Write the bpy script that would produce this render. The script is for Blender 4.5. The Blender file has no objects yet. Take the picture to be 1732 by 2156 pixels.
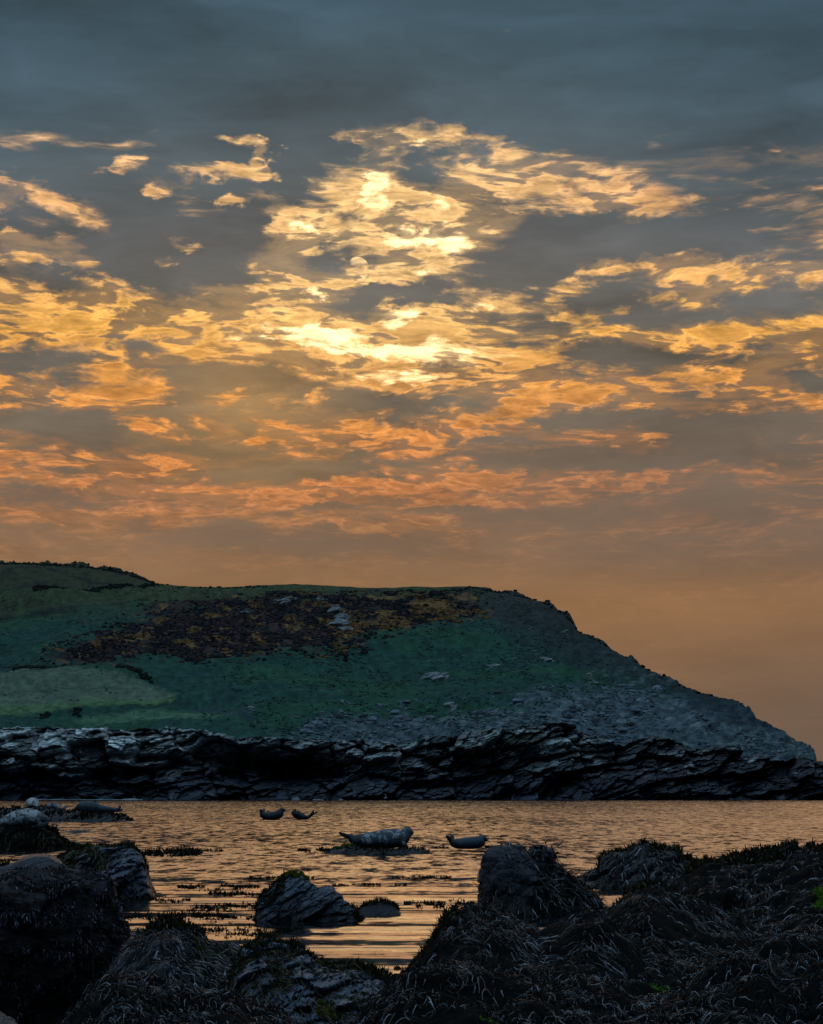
import bpy, math, random
import numpy as np
from mathutils import Vector

# ------------------------------------------------------------------ frame of the photograph
W, H, F = 1732.0, 2156.0, 5656.0
CAM_H = 1.7
YH = 1654.0
PITCH = math.atan((YH - H / 2) / F)
CP, SP = math.cos(PITCH), math.sin(PITCH)
sc = bpy.context.scene
col = sc.collection

def ray(px, py):
    px = np.asarray(px, float); py = np.asarray(py, float)
    a = (px - W / 2) / F; c = (H / 2 - py) / F
    return a, CP - SP * c, SP + CP * c
def at(px, py, D):
    a, b, c = ray(px, py)
    return a / b * D, np.zeros_like(a / b) + D, CAM_H + c / b * D
def zat(px, py, D):
    a, b, c = ray(px, py); return CAM_H + c / b * D
def xat(px, D, py=1700.0):
    a, b, c = ray(px, py); return a / b * D
def water_d(py):
    a, b, c = ray(W / 2, py); return float(-CAM_H * b / c)
def azel(px, py):
    a, b, c = ray(px, py)
    a = float(a); b = float(b); c = float(c)
    n = math.sqrt(a * a + b * b + c * c)
    return math.atan2(a, b), math.asin(c / n)

# ------------------------------------------------------------------ camera
cam = bpy.data.cameras.new("camera"); co = bpy.data.objects.new("camera", cam); col.objects.link(co)
cam.sensor_width = 36.0; cam.sensor_fit = 'HORIZONTAL'; cam.lens = 36.0 * F / W
cam.clip_start = 0.1; cam.clip_end = 20000
co.location = (0, 0, CAM_H); co.rotation_euler = (math.pi / 2 + PITCH, 0, 0)
sc.camera = co
sc.view_settings.view_transform = 'Standard'; sc.view_settings.look = 'None'
sc.view_settings.exposure = 0.0; sc.view_settings.gamma = 1.0; sc.view_settings.use_curve_mapping = False
sc.cycles.max_bounces = 5; sc.cycles.diffuse_bounces = 2; sc.cycles.glossy_bounces = 3
sc.cycles.volume_bounces = 0; sc.cycles.caustics_reflective = False; sc.cycles.caustics_refractive = False
sc.cycles.use_denoising = True

SUN_AZ, SUN_EL = azel(752, 563)

def lin(r, g, b):
    f = lambda c: (c / 255 / 12.92) if c / 255 <= 0.04045 else ((c / 255 + 0.055) / 1.055) ** 2.4
    return (f(r), f(g), f(b), 1.0)

# ------------------------------------------------------------------ node helper
class N:
    def __init__(s, tree): s.t = tree; s.nodes = tree.nodes; s.links = tree.links
    def new(s, typ, **kw):
        n = s.nodes.new(typ)
        for k, v in kw.items(): setattr(n, k, v)
        return n
    def put(s, sock, v):
        if isinstance(v, bpy.types.NodeSocket): s.links.new(v, sock)
        else: sock.default_value = v
    def math(s, op, a, b=None, c=None, clamp=False):
        n = s.new('ShaderNodeMath', operation=op); n.use_clamp = clamp
        s.put(n.inputs[0], a)
        if b is not None: s.put(n.inputs[1], b)
        if c is not None: s.put(n.inputs[2], c)
        return n.outputs[0]
    def vmath(s, op, a, b=None):
        n = s.new('ShaderNodeVectorMath', operation=op); s.put(n.inputs[0], a)
        if b is not None: s.put(n.inputs[1], b)
        return n.outputs[0]
    def scale(s, a, f):
        n = s.new('ShaderNodeVectorMath', operation='SCALE'); s.put(n.inputs[0], a); s.put(n.inputs['Scale'], f)
        return n.outputs[0]
    def noise(s, vec, scale, detail=4.0, rough=0.55, dist=0.0, lac=2.0, out='Fac'):
        n = s.new('ShaderNodeTexNoise'); s.put(n.inputs['Vector'], vec); n.inputs['Scale'].default_value = scale
        n.inputs['Detail'].default_value = detail; n.inputs['Roughness'].default_value = rough
        n.inputs['Distortion'].default_value = dist; n.inputs['Lacunarity'].default_value = lac
        return n.outputs[out]
    def mix(s, f, a, b, mode='MIX'):
        n = s.new('ShaderNodeMix', data_type='RGBA', blend_type=mode)
        s.put(n.inputs[0], f); s.put(n.inputs[6], a); s.put(n.inputs[7], b); return n.outputs[2]
    def ramp(s, f, stops, interp='LINEAR'):
        n = s.new('ShaderNodeValToRGB'); n.color_ramp.interpolation = interp
        e = n.color_ramp.elements
        while len(e) < len(stops): e.new(0.5)
        for i, (p, c) in enumerate(stops):
            e[i].position = p; e[i].color = c if len(c) == 4 else (*c, 1)
        s.put(n.inputs[0], f); return n.outputs[0]
    def smooth(s, v, lo, hi, a=0.0, b=1.0):
        n = s.new('ShaderNodeMapRange', interpolation_type='SMOOTHSTEP')
        s.put(n.inputs[0], v); n.inputs[1].default_value = lo; n.inputs[2].default_value = hi
        n.inputs[3].default_value = a; n.inputs[4].default_value = b; return n.outputs[0]
    def comb(s, x, y, z=0.0):
        n = s.new('ShaderNodeCombineXYZ'); s.put(n.inputs[0], x); s.put(n.inputs[1], y); s.put(n.inputs[2], z); return n.outputs[0]
    def sep(s, v):
        n = s.new('ShaderNodeSeparateXYZ'); s.put(n.inputs[0], v); return n.outputs

# ------------------------------------------------------------------ sky
world = bpy.data.worlds.new("World"); sc.world = world; world.use_nodes = True
def build_sky():
    g = N(world.node_tree); g.nodes.clear()
    d = g.new('ShaderNodeTexCoord').outputs['Generated']
    d = g.vmath('NORMALIZE', d)
    x, y, z = g.sep(d)
    az = g.math('ARCTAN2', x, y); el = g.math('ARCSINE', z)
    # cloud deck coordinates: flatten and converge towards the horizon
    zz = g.math('MAXIMUM', el, 0.0)
    cx = g.math('DIVIDE', az, g.math('ADD', zz, 0.11))
    cy = g.math('MULTIPLY', g.math('LOGARITHM', g.math('ADD', zz, 0.055), math.e), 3.0)
    P = g.comb(cx, cy, 0.37)
    w1 = g.noise(P, 3.2, 3.0, 0.55, out='Color')
    Pw = g.vmath('ADD', P, g.scale(g.vmath('SUBTRACT', w1, (0.5, 0.5, 0.5)), 0.20))
    n1 = g.noise(Pw, 3.6, 8.0, 0.56)
    n2 = g.noise(Pw, 12.0, 6.0, 0.60)
    n3 = g.noise(Pw, 30.0, 5.0, 0.62)
    # hand placed openings and banks, in azimuth / elevation, with warped outlines
    A = g.comb(az, el, 0.0)
    An = g.comb(g.math('MULTIPLY', az, 0.62), el, 0.0)
    wa = g.noise(An, 62.0, 5.0, 0.62, out='Color')
    A = g.vmath('ADD', A, g.vmath('MULTIPLY', g.vmath('SUBTRACT', wa, (0.5, 0.5, 0.5)), (0.034, 0.018, 0.0)))
    wb = g.noise(An, 240.0, 4.0, 0.6, out='Color')
    A = g.vmath('ADD', A, g.vmath('MULTIPLY', g.vmath('SUBTRACT', wb, (0.5, 0.5, 0.5)), (0.012, 0.006, 0.0)))
    def ell(lst, coord=A):
        acc = None
        for (px, py, rx, ry, rot, w) in lst:
            a, e = azel(px, py)
            m = g.new('ShaderNodeMapping', vector_type='TEXTURE')
            g.put(m.inputs['Vector'], coord)
            m.inputs['Location'].default_value = (a, e, 0)
            m.inputs['Rotation'].default_value = (0, 0, -math.radians(rot))
            m.inputs['Scale'].default_value = (rx * 1.35 / F, ry * 1.35 / F, 1)
            q = g.new('ShaderNodeTexGradient', gradient_type='QUADRATIC_SPHERE' if False else 'SPHERICAL')
            g.put(q.inputs[0], m.outputs[0])
            acc = g.math('MULTIPLY', q.outputs['Fac'], w) if acc is None else g.math('MULTIPLY_ADD', q.outputs['Fac'], w, acc)
        return acc
    BR = [(860,285,150,42,8,1.3),(745,280,45,28,15,1.2),(1000,300,80,16,14,1.0),(1060,335,130,55,10,0.9),(1200,395,210,62,10,1.15),(1330,420,110,40,6,0.8),
          (800,400,75,115,0,1.5),(930,430,80,45,0,1.2),(890,500,130,60,0,1.6),(640,482,66,34,0,2.2),(600,520,70,36,0,1.9),(700,402,40,14,0,0.9),
          (560,585,130,40,-6,2.0),(660,610,80,54,0,2.1),(870,572,90,28,0,1.3),(1040,640,90,28,0,1.3),(755,552,28,12,-10,1.6),(760,583,26,9,-20,1.5),
          (330,672,340,52,2,1.3),(90,625,150,42,5,1.1),(690,702,190,48,0,1.8),(860,665,100,22,0,1.4),(900,755,260,62,0,1.35),(1080,770,110,28,-4,0.9),
          (70,400,80,34,22,2.0),(165,440,70,34,30,1.9),(60,525,75,26,25,1.8),(180,560,95,30,25,1.8),(40,500,40,16,0,1.2),(20,430,40,18,0,1.2),
          (510,292,60,18,0,2.2),(540,330,24,48,0,2.2),(470,366,115,18,4,2.4),(555,358,28,26,0,1.4),(265,345,40,12,0,1.8),(235,360,56,11,0,1.8),
          (372,512,44,16,0,2.8),(345,410,22,18,0,2.2),(485,432,30,12,0,2.4),(345,556,30,12,0,2.6),
          (1400,572,170,30,6,1.3),(1530,580,95,22,-2,1.8),(1250,575,60,22,-12,1.1),(1465,620,32,42,0,1.0),(1190,628,60,22,-40,1.1),(1370,548,60,12,0,.6),
          (1320,655,30,14,0,1.0),(1300,702,340,22,0,1.15),(1560,715,210,24,-6,1.15),(1700,690,80,16,-8,1.0),(1220,610,34,22,-40,.7),
          (230,770,120,65,12,1.2),(110,835,170,34,0,1.1),(60,690,120,30,0,0.8),(270,830,70,40,30,.7),(480,745,170,24,2,1.0),
          (500,830,66,28,-20,2.2),(545,845,60,12,10,.6),(880,820,110,20,-4,.9),(1240,822,240,20,-3,2.0),(1610,830,85,32,0,1.7),(1100,862,180,20,-8,1.9),(1350,845,60,14,0,.8),
          (900,905,190,20,-3,1.9),(745,880,42,18,-20,1.9),(860,945,160,14,2,1.8),(550,920,50,20,-18,2.2),(330,890,44,16,15,2.0),(660,843,28,16,0,2.2),(410,880,36,12,15,.9),(640,915,40,8,0,.8),
          (1500,905,30,16,0,.9),(1010,935,120,10,4,.8),(1060,898,100,18,3,1.0),
          (350,975,120,26,-8,1.7),(210,995,90,12,-12,.8),(400,1020,70,30,20,.8),(900,1022,360,18,-2,2.2),(620,1052,260,14,-3,2.1),(1120,1015,220,13,4,1.8),(1000,1062,200,12,-3,1.7),(760,1035,140,8,3,1.5),
          (200,1090,280,24,2,1.6),(760,1100,220,14,2,1.5),(120,1020,120,18,0,.6),(1070,35,40,20,0,.8),(1360,992,240,12,0,.7),(1100,800,80,14,-4,.8)]
    DK = [(300,510,270,110,4,1.9),(400,565,150,46,5,1.2),(440,325,90,24,0,1.5),(600,330,60,80,0,1.4),(630,395,70,26,0,.9),(900,380,80,18,2,1.4),(870,435,45,20,0,1.3),(985,338,50,14,0,.9),
          (745,458,44,28,0,1.3),(715,525,44,18,0,.8),(1190,515,190,55,-6,2.2),(1120,580,120,45,0,1.8),(1420,500,230,45,0,1.8),(880,620,130,26,2,2.0),(745,625,70,34,-10,1.6),
          (1300,612,100,42,0,1.7),(1630,632,140,46,0,2.2),(1360,662,130,28,6,1.3),(1110,708,70,36,-10,1.9),(300,737,75,21,3,2.2),(100,590,120,26,2,1.6),(60,430,60,15,0,1.2),
          (20,470,40,20,0,1.0),(90,770,120,40,6,1.6),(450,800,170,36,8,1.4),(560,800,160,40,0,1.2),(430,865,140,30,0,1.2),(760,845,140,32,4,1.9),(940,770,56,16,0,1.8),(780,555,12,30,0,.5),
          (1180,792,70,20,0,1.4),(1330,752,130,24,4,1.7),(1560,752,120,18,0,1.2),(1690,790,75,34,0,1.9),(1250,882,260,28,2,1.7),(1560,900,180,50,4,1.8),(1440,815,100,22,0,1.3),
          (1110,958,170,46,6,2.0),(1040,918,70,20,0,1.2),(1450,965,260,22,0,1.2),(130,900,230,45,3,2.0),(520,955,190,24,3,1.4),(900,892,50,18,0,1.5),(520,1005,190,20,3,1.4),
          (550,1140,260,34,2,.9),(80,1052,160,18,4,1.1),(830,960,60,14,0,.9),(700,715,34,14,0,1.4),(830,750,40,12,0,1.0),(600,700,60,12,3,.9),(1600,330,330,170,0,1.0),(200,320,240,60,0,.9),
          (540,470,60,40,0,.9),(700,990,180,12,2,1.0),(800,1075,160,9,3,.8),(1150,1090,300,30,0,.7),(1540,1060,260,40,0,.8),(1180,690,50,24,0,.8),(350,648,70,8,3,1.3),(160,665,60,8,0,.6),(760,640,30,10,0,.6)]
    HOT = [(860,330,32,30,30,1.3),(795,400,26,50,-10,1.2),(870,505,60,26,0,1.5),(950,512,40,26,-15,1.3),(935,433,30,16,0,1.0),(668,608,26,18,0,1.3),(690,703,85,22,-3,1.5),(620,690,90,14,0,1.0),
           (850,665,60,14,0,1.2),(640,482,34,13,0,1.1),(880,572,50,12,0,.9),(900,745,170,26,3,1.1),(870,790,120,16,0,.9),(1010,645,60,16,0,.9),(560,715,120,12,0,.7),(740,735,100,12,0,1.0),(910,280,90,20,10,.5)]
    br = ell(BR); dk = ell(DK); hot = ell(HOT)
    nb = g.math('MULTIPLY', g.math('SUBTRACT', n1, 0.5), 1.9)
    nb = g.math('MULTIPLY_ADD', g.math('SUBTRACT', n2, 0.5), 1.9, nb)
    nb = g.math('MULTIPLY_ADD', g.math('SUBTRACT', n3, 0.5), 1.2, nb)
    # rounded cloudlets: the borders between cells open up as thin bright gaps
    vo = g.new('ShaderNodeTexVoronoi', feature='F1'); g.put(vo.inputs['Vector'], g.vmath('ADD', Pw, g.scale(g.vmath('SUBTRACT', w1, (0.5, 0.5, 0.5)), 0.25)))
    vo.inputs['Scale'].default_value = 6.5; vo.inputs['Detail'].default_value = 2.0; vo.inputs['Roughness'].default_value = 0.55
    nb = g.math('MULTIPLY_ADD', g.math('SUBTRACT', vo.outputs['Distance'], 0.60), 1.3, nb)
    # large-scale cover: closed deck above, broken deck lower down and around the sun
    cover = g.ramp(g.math('DIVIDE', el, 0.6), [(0.0, (.16,)*3), (0.06, (.16,)*3), (0.10, (.24,)*3), (0.14, (.44,)*3), (0.20, (.56,)*3), (0.28, (.58,)*3), (0.36, (.48,)*3), (0.41, (.0,)*3), (1.0, (.0,)*3)])
    cover = g.math('MULTIPLY_ADD', cover, 1.7, -0.88)
    cover = g.math('MULTIPLY_ADD', g.smooth(el, 0.225, 0.262), -0.9, cover)
    side = g.smooth(g.math('ABSOLUTE', az), 0.16, 0.9, 0.0, -0.5)
    Fd = g.math('ADD', g.math('ADD', nb, cover), side)
    Fd = g.math('MULTIPLY_ADD', g.math('MINIMUM', br, 2.2), 0.85, Fd)
    Fd = g.math('MULTIPLY_ADD', g.math('MINIMUM', dk, 2.2), -0.8, Fd)
    G = g.smooth(Fd, -0.30, 1.15)
    # small grey cloudlets floating in front of the lit layer, each with a bright lining
    pn = g.noise(g.vmath('ADD', Pw, (3.1, 7.7, 0.0)), 11.0, 7.0, 0.55, 0.0)
    pn = g.math('MULTIPLY_ADD', g.math('SUBTRACT', g.noise(Pw, 34.0, 3.0, .55), 0.5), 0.45, pn)
    pn = g.math('MULTIPLY_ADD', g.math('SUBTRACT', g.noise(g.vmath('ADD', Pw, (9.1, 2.7, 0.0)), 4.6, 3.0, .5), 0.5), 0.55, pn)
    pn = g.math('MULTIPLY_ADD', dk, 0.055, pn)
    pn = g.math('MULTIPLY_ADD', br, -0.022, pn)
    pn = g.math('MULTIPLY_ADD', hot, -0.07, pn)
    pn = g.math('MULTIPLY_ADD', g.smooth(el, 0.17, 0.10), 0.03, pn)
    pm = g.smooth(pn, 0.44, 0.56)
    lining = g.math('SUBTRACT', g.smooth(pn, 0.36, 0.50), pm)
    # how strongly the deck structure shows at each elevation (fades into the haze band)
    vis = g.ramp(g.math('DIVIDE', el, 0.3), [(0.0, (0.1,)*3), (0.26, (0.14,)*3), (0.32, (0.55,)*3), (0.38, (.92,)*3), (0.5, (1,)*3), (1, (1,)*3)])
    e3 = lambda py: min(1.0, max(0.0, azel(866, py)[1] / 0.3))
    ev = g.math('DIVIDE', el, 0.3)
    dark = g.ramp(ev, [(0.0, lin(112,92,78)), (e3(1480), lin(122,97,78)), (e3(1290), lin(146,108,76)), (e3(1170), lin(132,102,78)), (e3(1100), lin(126,100,80)), (e3(1000), lin(116,98,82)),
                       (e3(850), lin(104,96,86)), (e3(700), lin(96,94,90)), (e3(500), lin(86,91,95)), (e3(400), lin(80,92,99)), (e3(250), lin(66,86,98)), (e3(100), lin(58,82,95)), (1.0, lin(54,78,92))])
    lite = g.ramp(ev, [(0.0, lin(150,110,80)), (e3(1290), lin(170,120,80)), (e3(1150), lin(176,121,80)), (e3(1050), lin(208,130,76)), (e3(930), lin(226,144,74)), (e3(800), lin(232,158,80)), (e3(680), lin(244,178,88)),
                       (e3(560), lin(238,180,112)), (e3(400), lin(232,176,120)), (e3(250), lin(222,178,128)), (e3(100), lin(150,130,112)), (1.0, lin(110,112,112))])
    near = ell([(800,470,420,330,0,1.0)], g.comb(az, el, 0.0))
    near2 = ell([(760,600,620,420,0,1.0)], g.comb(az, el, 0.0))
    glow = ell([(520,850,230,190,0,1.0)], g.comb(az, el, 0.0))
    # mid-tone mottling inside the banks and the openings
    mott = g.math('MULTIPLY_ADD', g.math('SUBTRACT', n2, 0.5), 1.3, 1.0)
    mott3 = g.math('MULTIPLY_ADD', g.math('SUBTRACT', n3, 0.5), 1.5, mott)
    lite = g.mix(g.math('MULTIPLY', near, 1.05, clamp=True), lite, lin(255,206,136))
    mott3 = g.math('MULTIPLY', mott3, g.math('MULTIPLY_ADD', lining, 0.45, 0.80))
    lite = g.mix(1.0, lite, g.comb(mott3, mott3, mott3), 'MULTIPLY')
    dark = g.mix(g.math('MULTIPLY', near2, 0.16, clamp=True), dark, lin(132,116,92))
    dark = g.mix(g.math('MULTIPLY', glow, 0.85, clamp=True), dark, lin(172,134,88))
    md = g.math('MULTIPLY_ADD', g.math('SUBTRACT', g.noise(Pw, 3.2, 7.0, .58), 0.5), 1.9, 1.0)
    md = g.math('MULTIPLY_ADD', g.math('SUBTRACT', md, 1.0), g.smooth(el, 0.06, 0.13, 0.22, 1.0), g.smooth(el, 0.05, 0.12, 0.90, 1.0))
    dark = g.mix(1.0, dark, g.comb(md, md, md), 'MULTIPLY')
    lite = g.mix(g.smooth(g.math('ABSOLUTE', az), 0.14, 0.8, 0.0, 0.75), lite, dark)
    c = g.mix(g.math('MULTIPLY', G, vis), dark, lite)
    puff = g.mix(g.math('MULTIPLY', G, 0.22), dark, lite)
    c = g.mix(g.math('MULTIPLY', g.math('MULTIPLY', pm, vis), 0.92), c, puff)
    hh = g.math('MULTIPLY', g.smooth(g.math('MULTIPLY_ADD', g.math('SUBTRACT', n3, .5), 1.4, hot), 0.25, 1.05), g.math('MULTIPLY', g.smooth(Fd, 0.2, 0.9), g.math('SUBTRACT', 1.0, g.math('MULTIPLY', pm, 0.8))))
    hv = g.math('MULTIPLY_ADD', n3, 1.6, 0.25)
    c = g.mix(hh, c, g.mix(1.0, (1.85, 1.24, 0.60, 1), g.comb(hv, hv, hv), 'MULTIPLY'))
    B_ = g.comb(az, el, 0.0)
    disc = g.smooth(ell([(752,567,19.5,19.5,0,1.0)], B_), 0.0, 0.06)
    band = ell([(752,569,70,9,-6,4.0),(735,592,26,14,0,3.0),(725,565,16,40,0,1.5)], B_)
    band = g.smooth(g.math('MULTIPLY_ADD', g.math('SUBTRACT', n3, .5), 0.9, band), 0.25, 0.75)
    c = g.mix(g.math('MULTIPLY', disc, g.math('MULTIPLY', g.math('SUBTRACT', 1.0, band), g.smooth(n3, .40, .60, .15, .8))), c, (1.3, .88, .42, 1))
    # right-hand side of the haze band is duller than the left
    rt = g.math('MULTIPLY', g.smooth(az, 0.05, 0.17), g.smooth(el, 0.09, 0.03))
    c = g.mix(g.math('MULTIPLY', rt, 0.35), c, lin(96,84,78))
    gb = g.math('MULTIPLY', g.smooth(az, -0.04, 0.10), g.math('MULTIPLY', g.smooth(el, 0.070, 0.090), g.smooth(el, 0.155, 0.115)))
    c = g.mix(g.math('MULTIPLY', gb, 0.5), c, lin(100,91,86))
    lo = ell([(600,1140,330,30,2,1.3),(80,1050,200,18,3,1.0),(1150,1090,260,16,0,.8)])
    c = g.mix(g.math('MULTIPLY', g.math('MINIMUM', lo, 1.0), 0.6), c, lin(112,95,84))
    # away from the sunset: unseen blue-grey sky, brightened overhead to light the land
    back = g.smooth(y, 0.55, -0.35)
    c = g.mix(back, c, (0.055, 0.098, 0.150, 1))
    up = g.smooth(el, 0.34, 1.0)
    c = g.mix(g.math('MULTIPLY', up, 0.95), c, (0.25, 0.385, 0.52, 1))
    sky = g.new('ShaderNodeTexSky', sky_type='NISHITA'); sky.sun_disc = False
    sky.sun_elevation = SUN_EL; sky.sun_rotation = SUN_AZ; sky.air_density = 1.5; sky.dust_density = 2.0
    b1 = g.new('ShaderNodeBackground'); g.put(b1.inputs[0], sky.outputs[0]); b1.inputs[1].default_value = 0.05
    b2 = g.new('ShaderNodeBackground'); g.put(b2.inputs[0], c); b2.inputs[1].default_value = 1.0
    mx = g.new('ShaderNodeMixShader'); mx.inputs[0].default_value = 0.992
    g.links.new(b1.outputs[0], mx.inputs[1]); g.links.new(b2.outputs[0], mx.inputs[2])
    o = g.new('ShaderNodeOutputWorld'); g.links.new(mx.outputs[0], o.inputs[0])
build_sky()
world.cycles.sampling_method = 'MANUAL'; world.cycles.sample_map_resolution = 512

sun = bpy.data.lights.new("sun", 'SUN'); so = bpy.data.objects.new("sun", sun); col.objects.link(so)
sun.energy = 0.065; sun.angle = math.radians(26); sun.color = (1.0, 0.55, 0.26)
sv = Vector((math.sin(SUN_AZ) * math.cos(SUN_EL), math.cos(SUN_AZ) * math.cos(SUN_EL), math.sin(SUN_EL)))
so.rotation_euler = sv.to_track_quat('Z', 'Y').to_euler(); so.location = (0, 100, 60)

# ------------------------------------------------------------------ numpy noise
def _h(ix, iy, iz, s):
    n = (ix.astype(np.int64) * 374761393 + iy.astype(np.int64) * 668265263 + iz.astype(np.int64) * 2147483647 + s * 1274126177) & 0xffffffff
    n = ((n ^ (n >> 13)) * 1274126177) & 0xffffffff
    n = ((n ^ (n >> 16)) * 2246822519) & 0xffffffff
    return ((n ^ (n >> 15)) & 0xffffff) / float(0xffffff)
def vnoise(p, s=0):
    i = np.floor(p).astype(np.int64); f = p - i; f = f * f * f * (f * (f * 6 - 15) + 10)
    r = 0
    for dx in (0, 1):
        wx = f[:, 0] if dx else 1 - f[:, 0]
        for dy in (0, 1):
            wy = f[:, 1] if dy else 1 - f[:, 1]
            for dz in (0, 1):
                wz = f[:, 2] if dz else 1 - f[:, 2]
                r = r + _h(i[:, 0] + dx, i[:, 1] + dy, i[:, 2] + dz, s) * wx * wy * wz
    return r * 2 - 1
def fbm(p, octv=5, s=0, rough=0.5, lac=2.03):
    a, r, t = 1.0, 0, 0
    for o in range(octv):
        r = r + a * vnoise(p + o * 17.3, s + o); t += a; a *= rough; p = p * lac
    return r / t
def ridged(p, octv=4, s=0, rough=0.5, lac=2.1):
    a, r, t = 1.0, 0, 0
    for o in range(octv):
        r = r + a * (1 - np.abs(vnoise(p + o * 11.1, s + o)) * 2); t += a; a *= rough; p = p * lac
    return r / t
def worley(p, s=0):
    """distance to the nearest and second cell point, that cell's random number and the offset to its point"""
    i = np.floor(p).astype(np.int64); n = len(p)
    d1 = np.full(n, 9.0); d2 = np.full(n, 9.0); cid = np.zeros(n); off = np.zeros((n, 3))
    for dx in (-1, 0, 1):
        for dy in (-1, 0, 1):
            for dz in (-1, 0, 1):
                c = (i[:, 0] + dx, i[:, 1] + dy, i[:, 2] + dz)
                q = np.stack([c[0] + _h(*c, s + 1), c[1] + _h(*c, s + 2), c[2] + _h(*c, s + 3)], 1)
                v = p - q; d = np.sqrt((v * v).sum(1)); idv = _h(*c, s + 9)
                m = d < d1
                d2 = np.where(m, d1, np.minimum(d2, d))
                cid = np.where(m, idv, cid); off[m] = v[m]; d1 = np.where(m, d, d1)
    return d1, d2, cid, off
def interp(x, pts):
    a = np.array(pts, float); return np.interp(x, a[:, 0], a[:, 1])
def sstep(x, a, b):
    t = np.clip((x - a) / (b - a), 0, 1); return t * t * (3 - 2 * t)

# ------------------------------------------------------------------ mesh helpers
def mesh_np(name, V, Fc, mat=None, parent=None, attrs=None, smooth=True, loc=None):
    V = np.asarray(V, np.float32); Fc = np.asarray(Fc, np.int32); k = Fc.shape[1]
    me = bpy.data.meshes.new(name)
    me.vertices.add(len(V)); me.vertices.foreach_set('co', V.ravel())
    me.loops.add(Fc.size); me.loops.foreach_set('vertex_index', Fc.ravel())
    me.polygons.add(len(Fc)); me.polygons.foreach_set('loop_start', np.arange(0, Fc.size, k, dtype=np.int32))
    me.polygons.foreach_set('loop_total', np.full(len(Fc), k, np.int32))
    me.update(calc_edges=True)
    me.polygons.foreach_set('use_smooth', np.full(len(Fc), bool(smooth)))
    if attrs:
        for an, av in attrs.items():
            at_ = me.color_attributes.new(an, 'FLOAT_COLOR', 'POINT')
            at_.data.foreach_set('color', np.asarray(av, np.float32).ravel())
    me.validate(clean_customdata=False)
    if mat: me.materials.append(mat)
    o = bpy.data.objects.new(name, me); col.objects.link(o)
    if parent: o.parent = parent
    if loc is not None: o.location = loc
    return o
def grid_faces(nr, nc):
    r, c = np.meshgrid(np.arange(nr - 1), np.arange(nc - 1), indexing='ij')
    a = (r * nc + c).ravel()
    return np.stack([a, a + 1, a + nc + 1, a + nc], 1)
def tag(o, label=None, cat=None, group=None, kind=None):
    if label: o['label'] = label
    if cat: o['category'] = cat
    if group: o['group'] = group
    if kind: o['kind'] = kind
    return o
def recenter(o):
    """move the origin to the base centre without moving the mesh"""
    me = o.data; n = len(me.vertices); v = np.empty(n * 3, np.float32); me.vertices.foreach_get('co', v); v = v.reshape(-1, 3)
    c = np.array([v[:, 0].mean(), v[:, 1].mean(), v[:, 2].min()], np.float32)
    me.vertices.foreach_set('co', (v - c).ravel()); me.update()
    o.location = [float(k) for k in c]; return o

# ------------------------------------------------------------------ materials
def mat_new(name):
    m = bpy.data.materials.new(name); m.use_nodes = True
    g = N(m.node_tree); g.nodes.clear()
    b = g.new('ShaderNodeBsdfPrincipled'); o = g.new('ShaderNodeOutputMaterial')
    g.links.new(b.outputs[0], o.inputs['Surface']); return m, g, b
def bump(g, h, strength, dist, normal=None):
    n = g.new('ShaderNodeBump'); g.put(n.inputs['Height'], h); n.inputs['Strength'].default_value = strength
    n.inputs['Distance'].default_value = dist
    if normal is not None: g.put(n.inputs['Normal'], normal)
    return n.outputs[0]
def geo(g): return g.new('ShaderNodeNewGeometry').outputs['Position']

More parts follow.
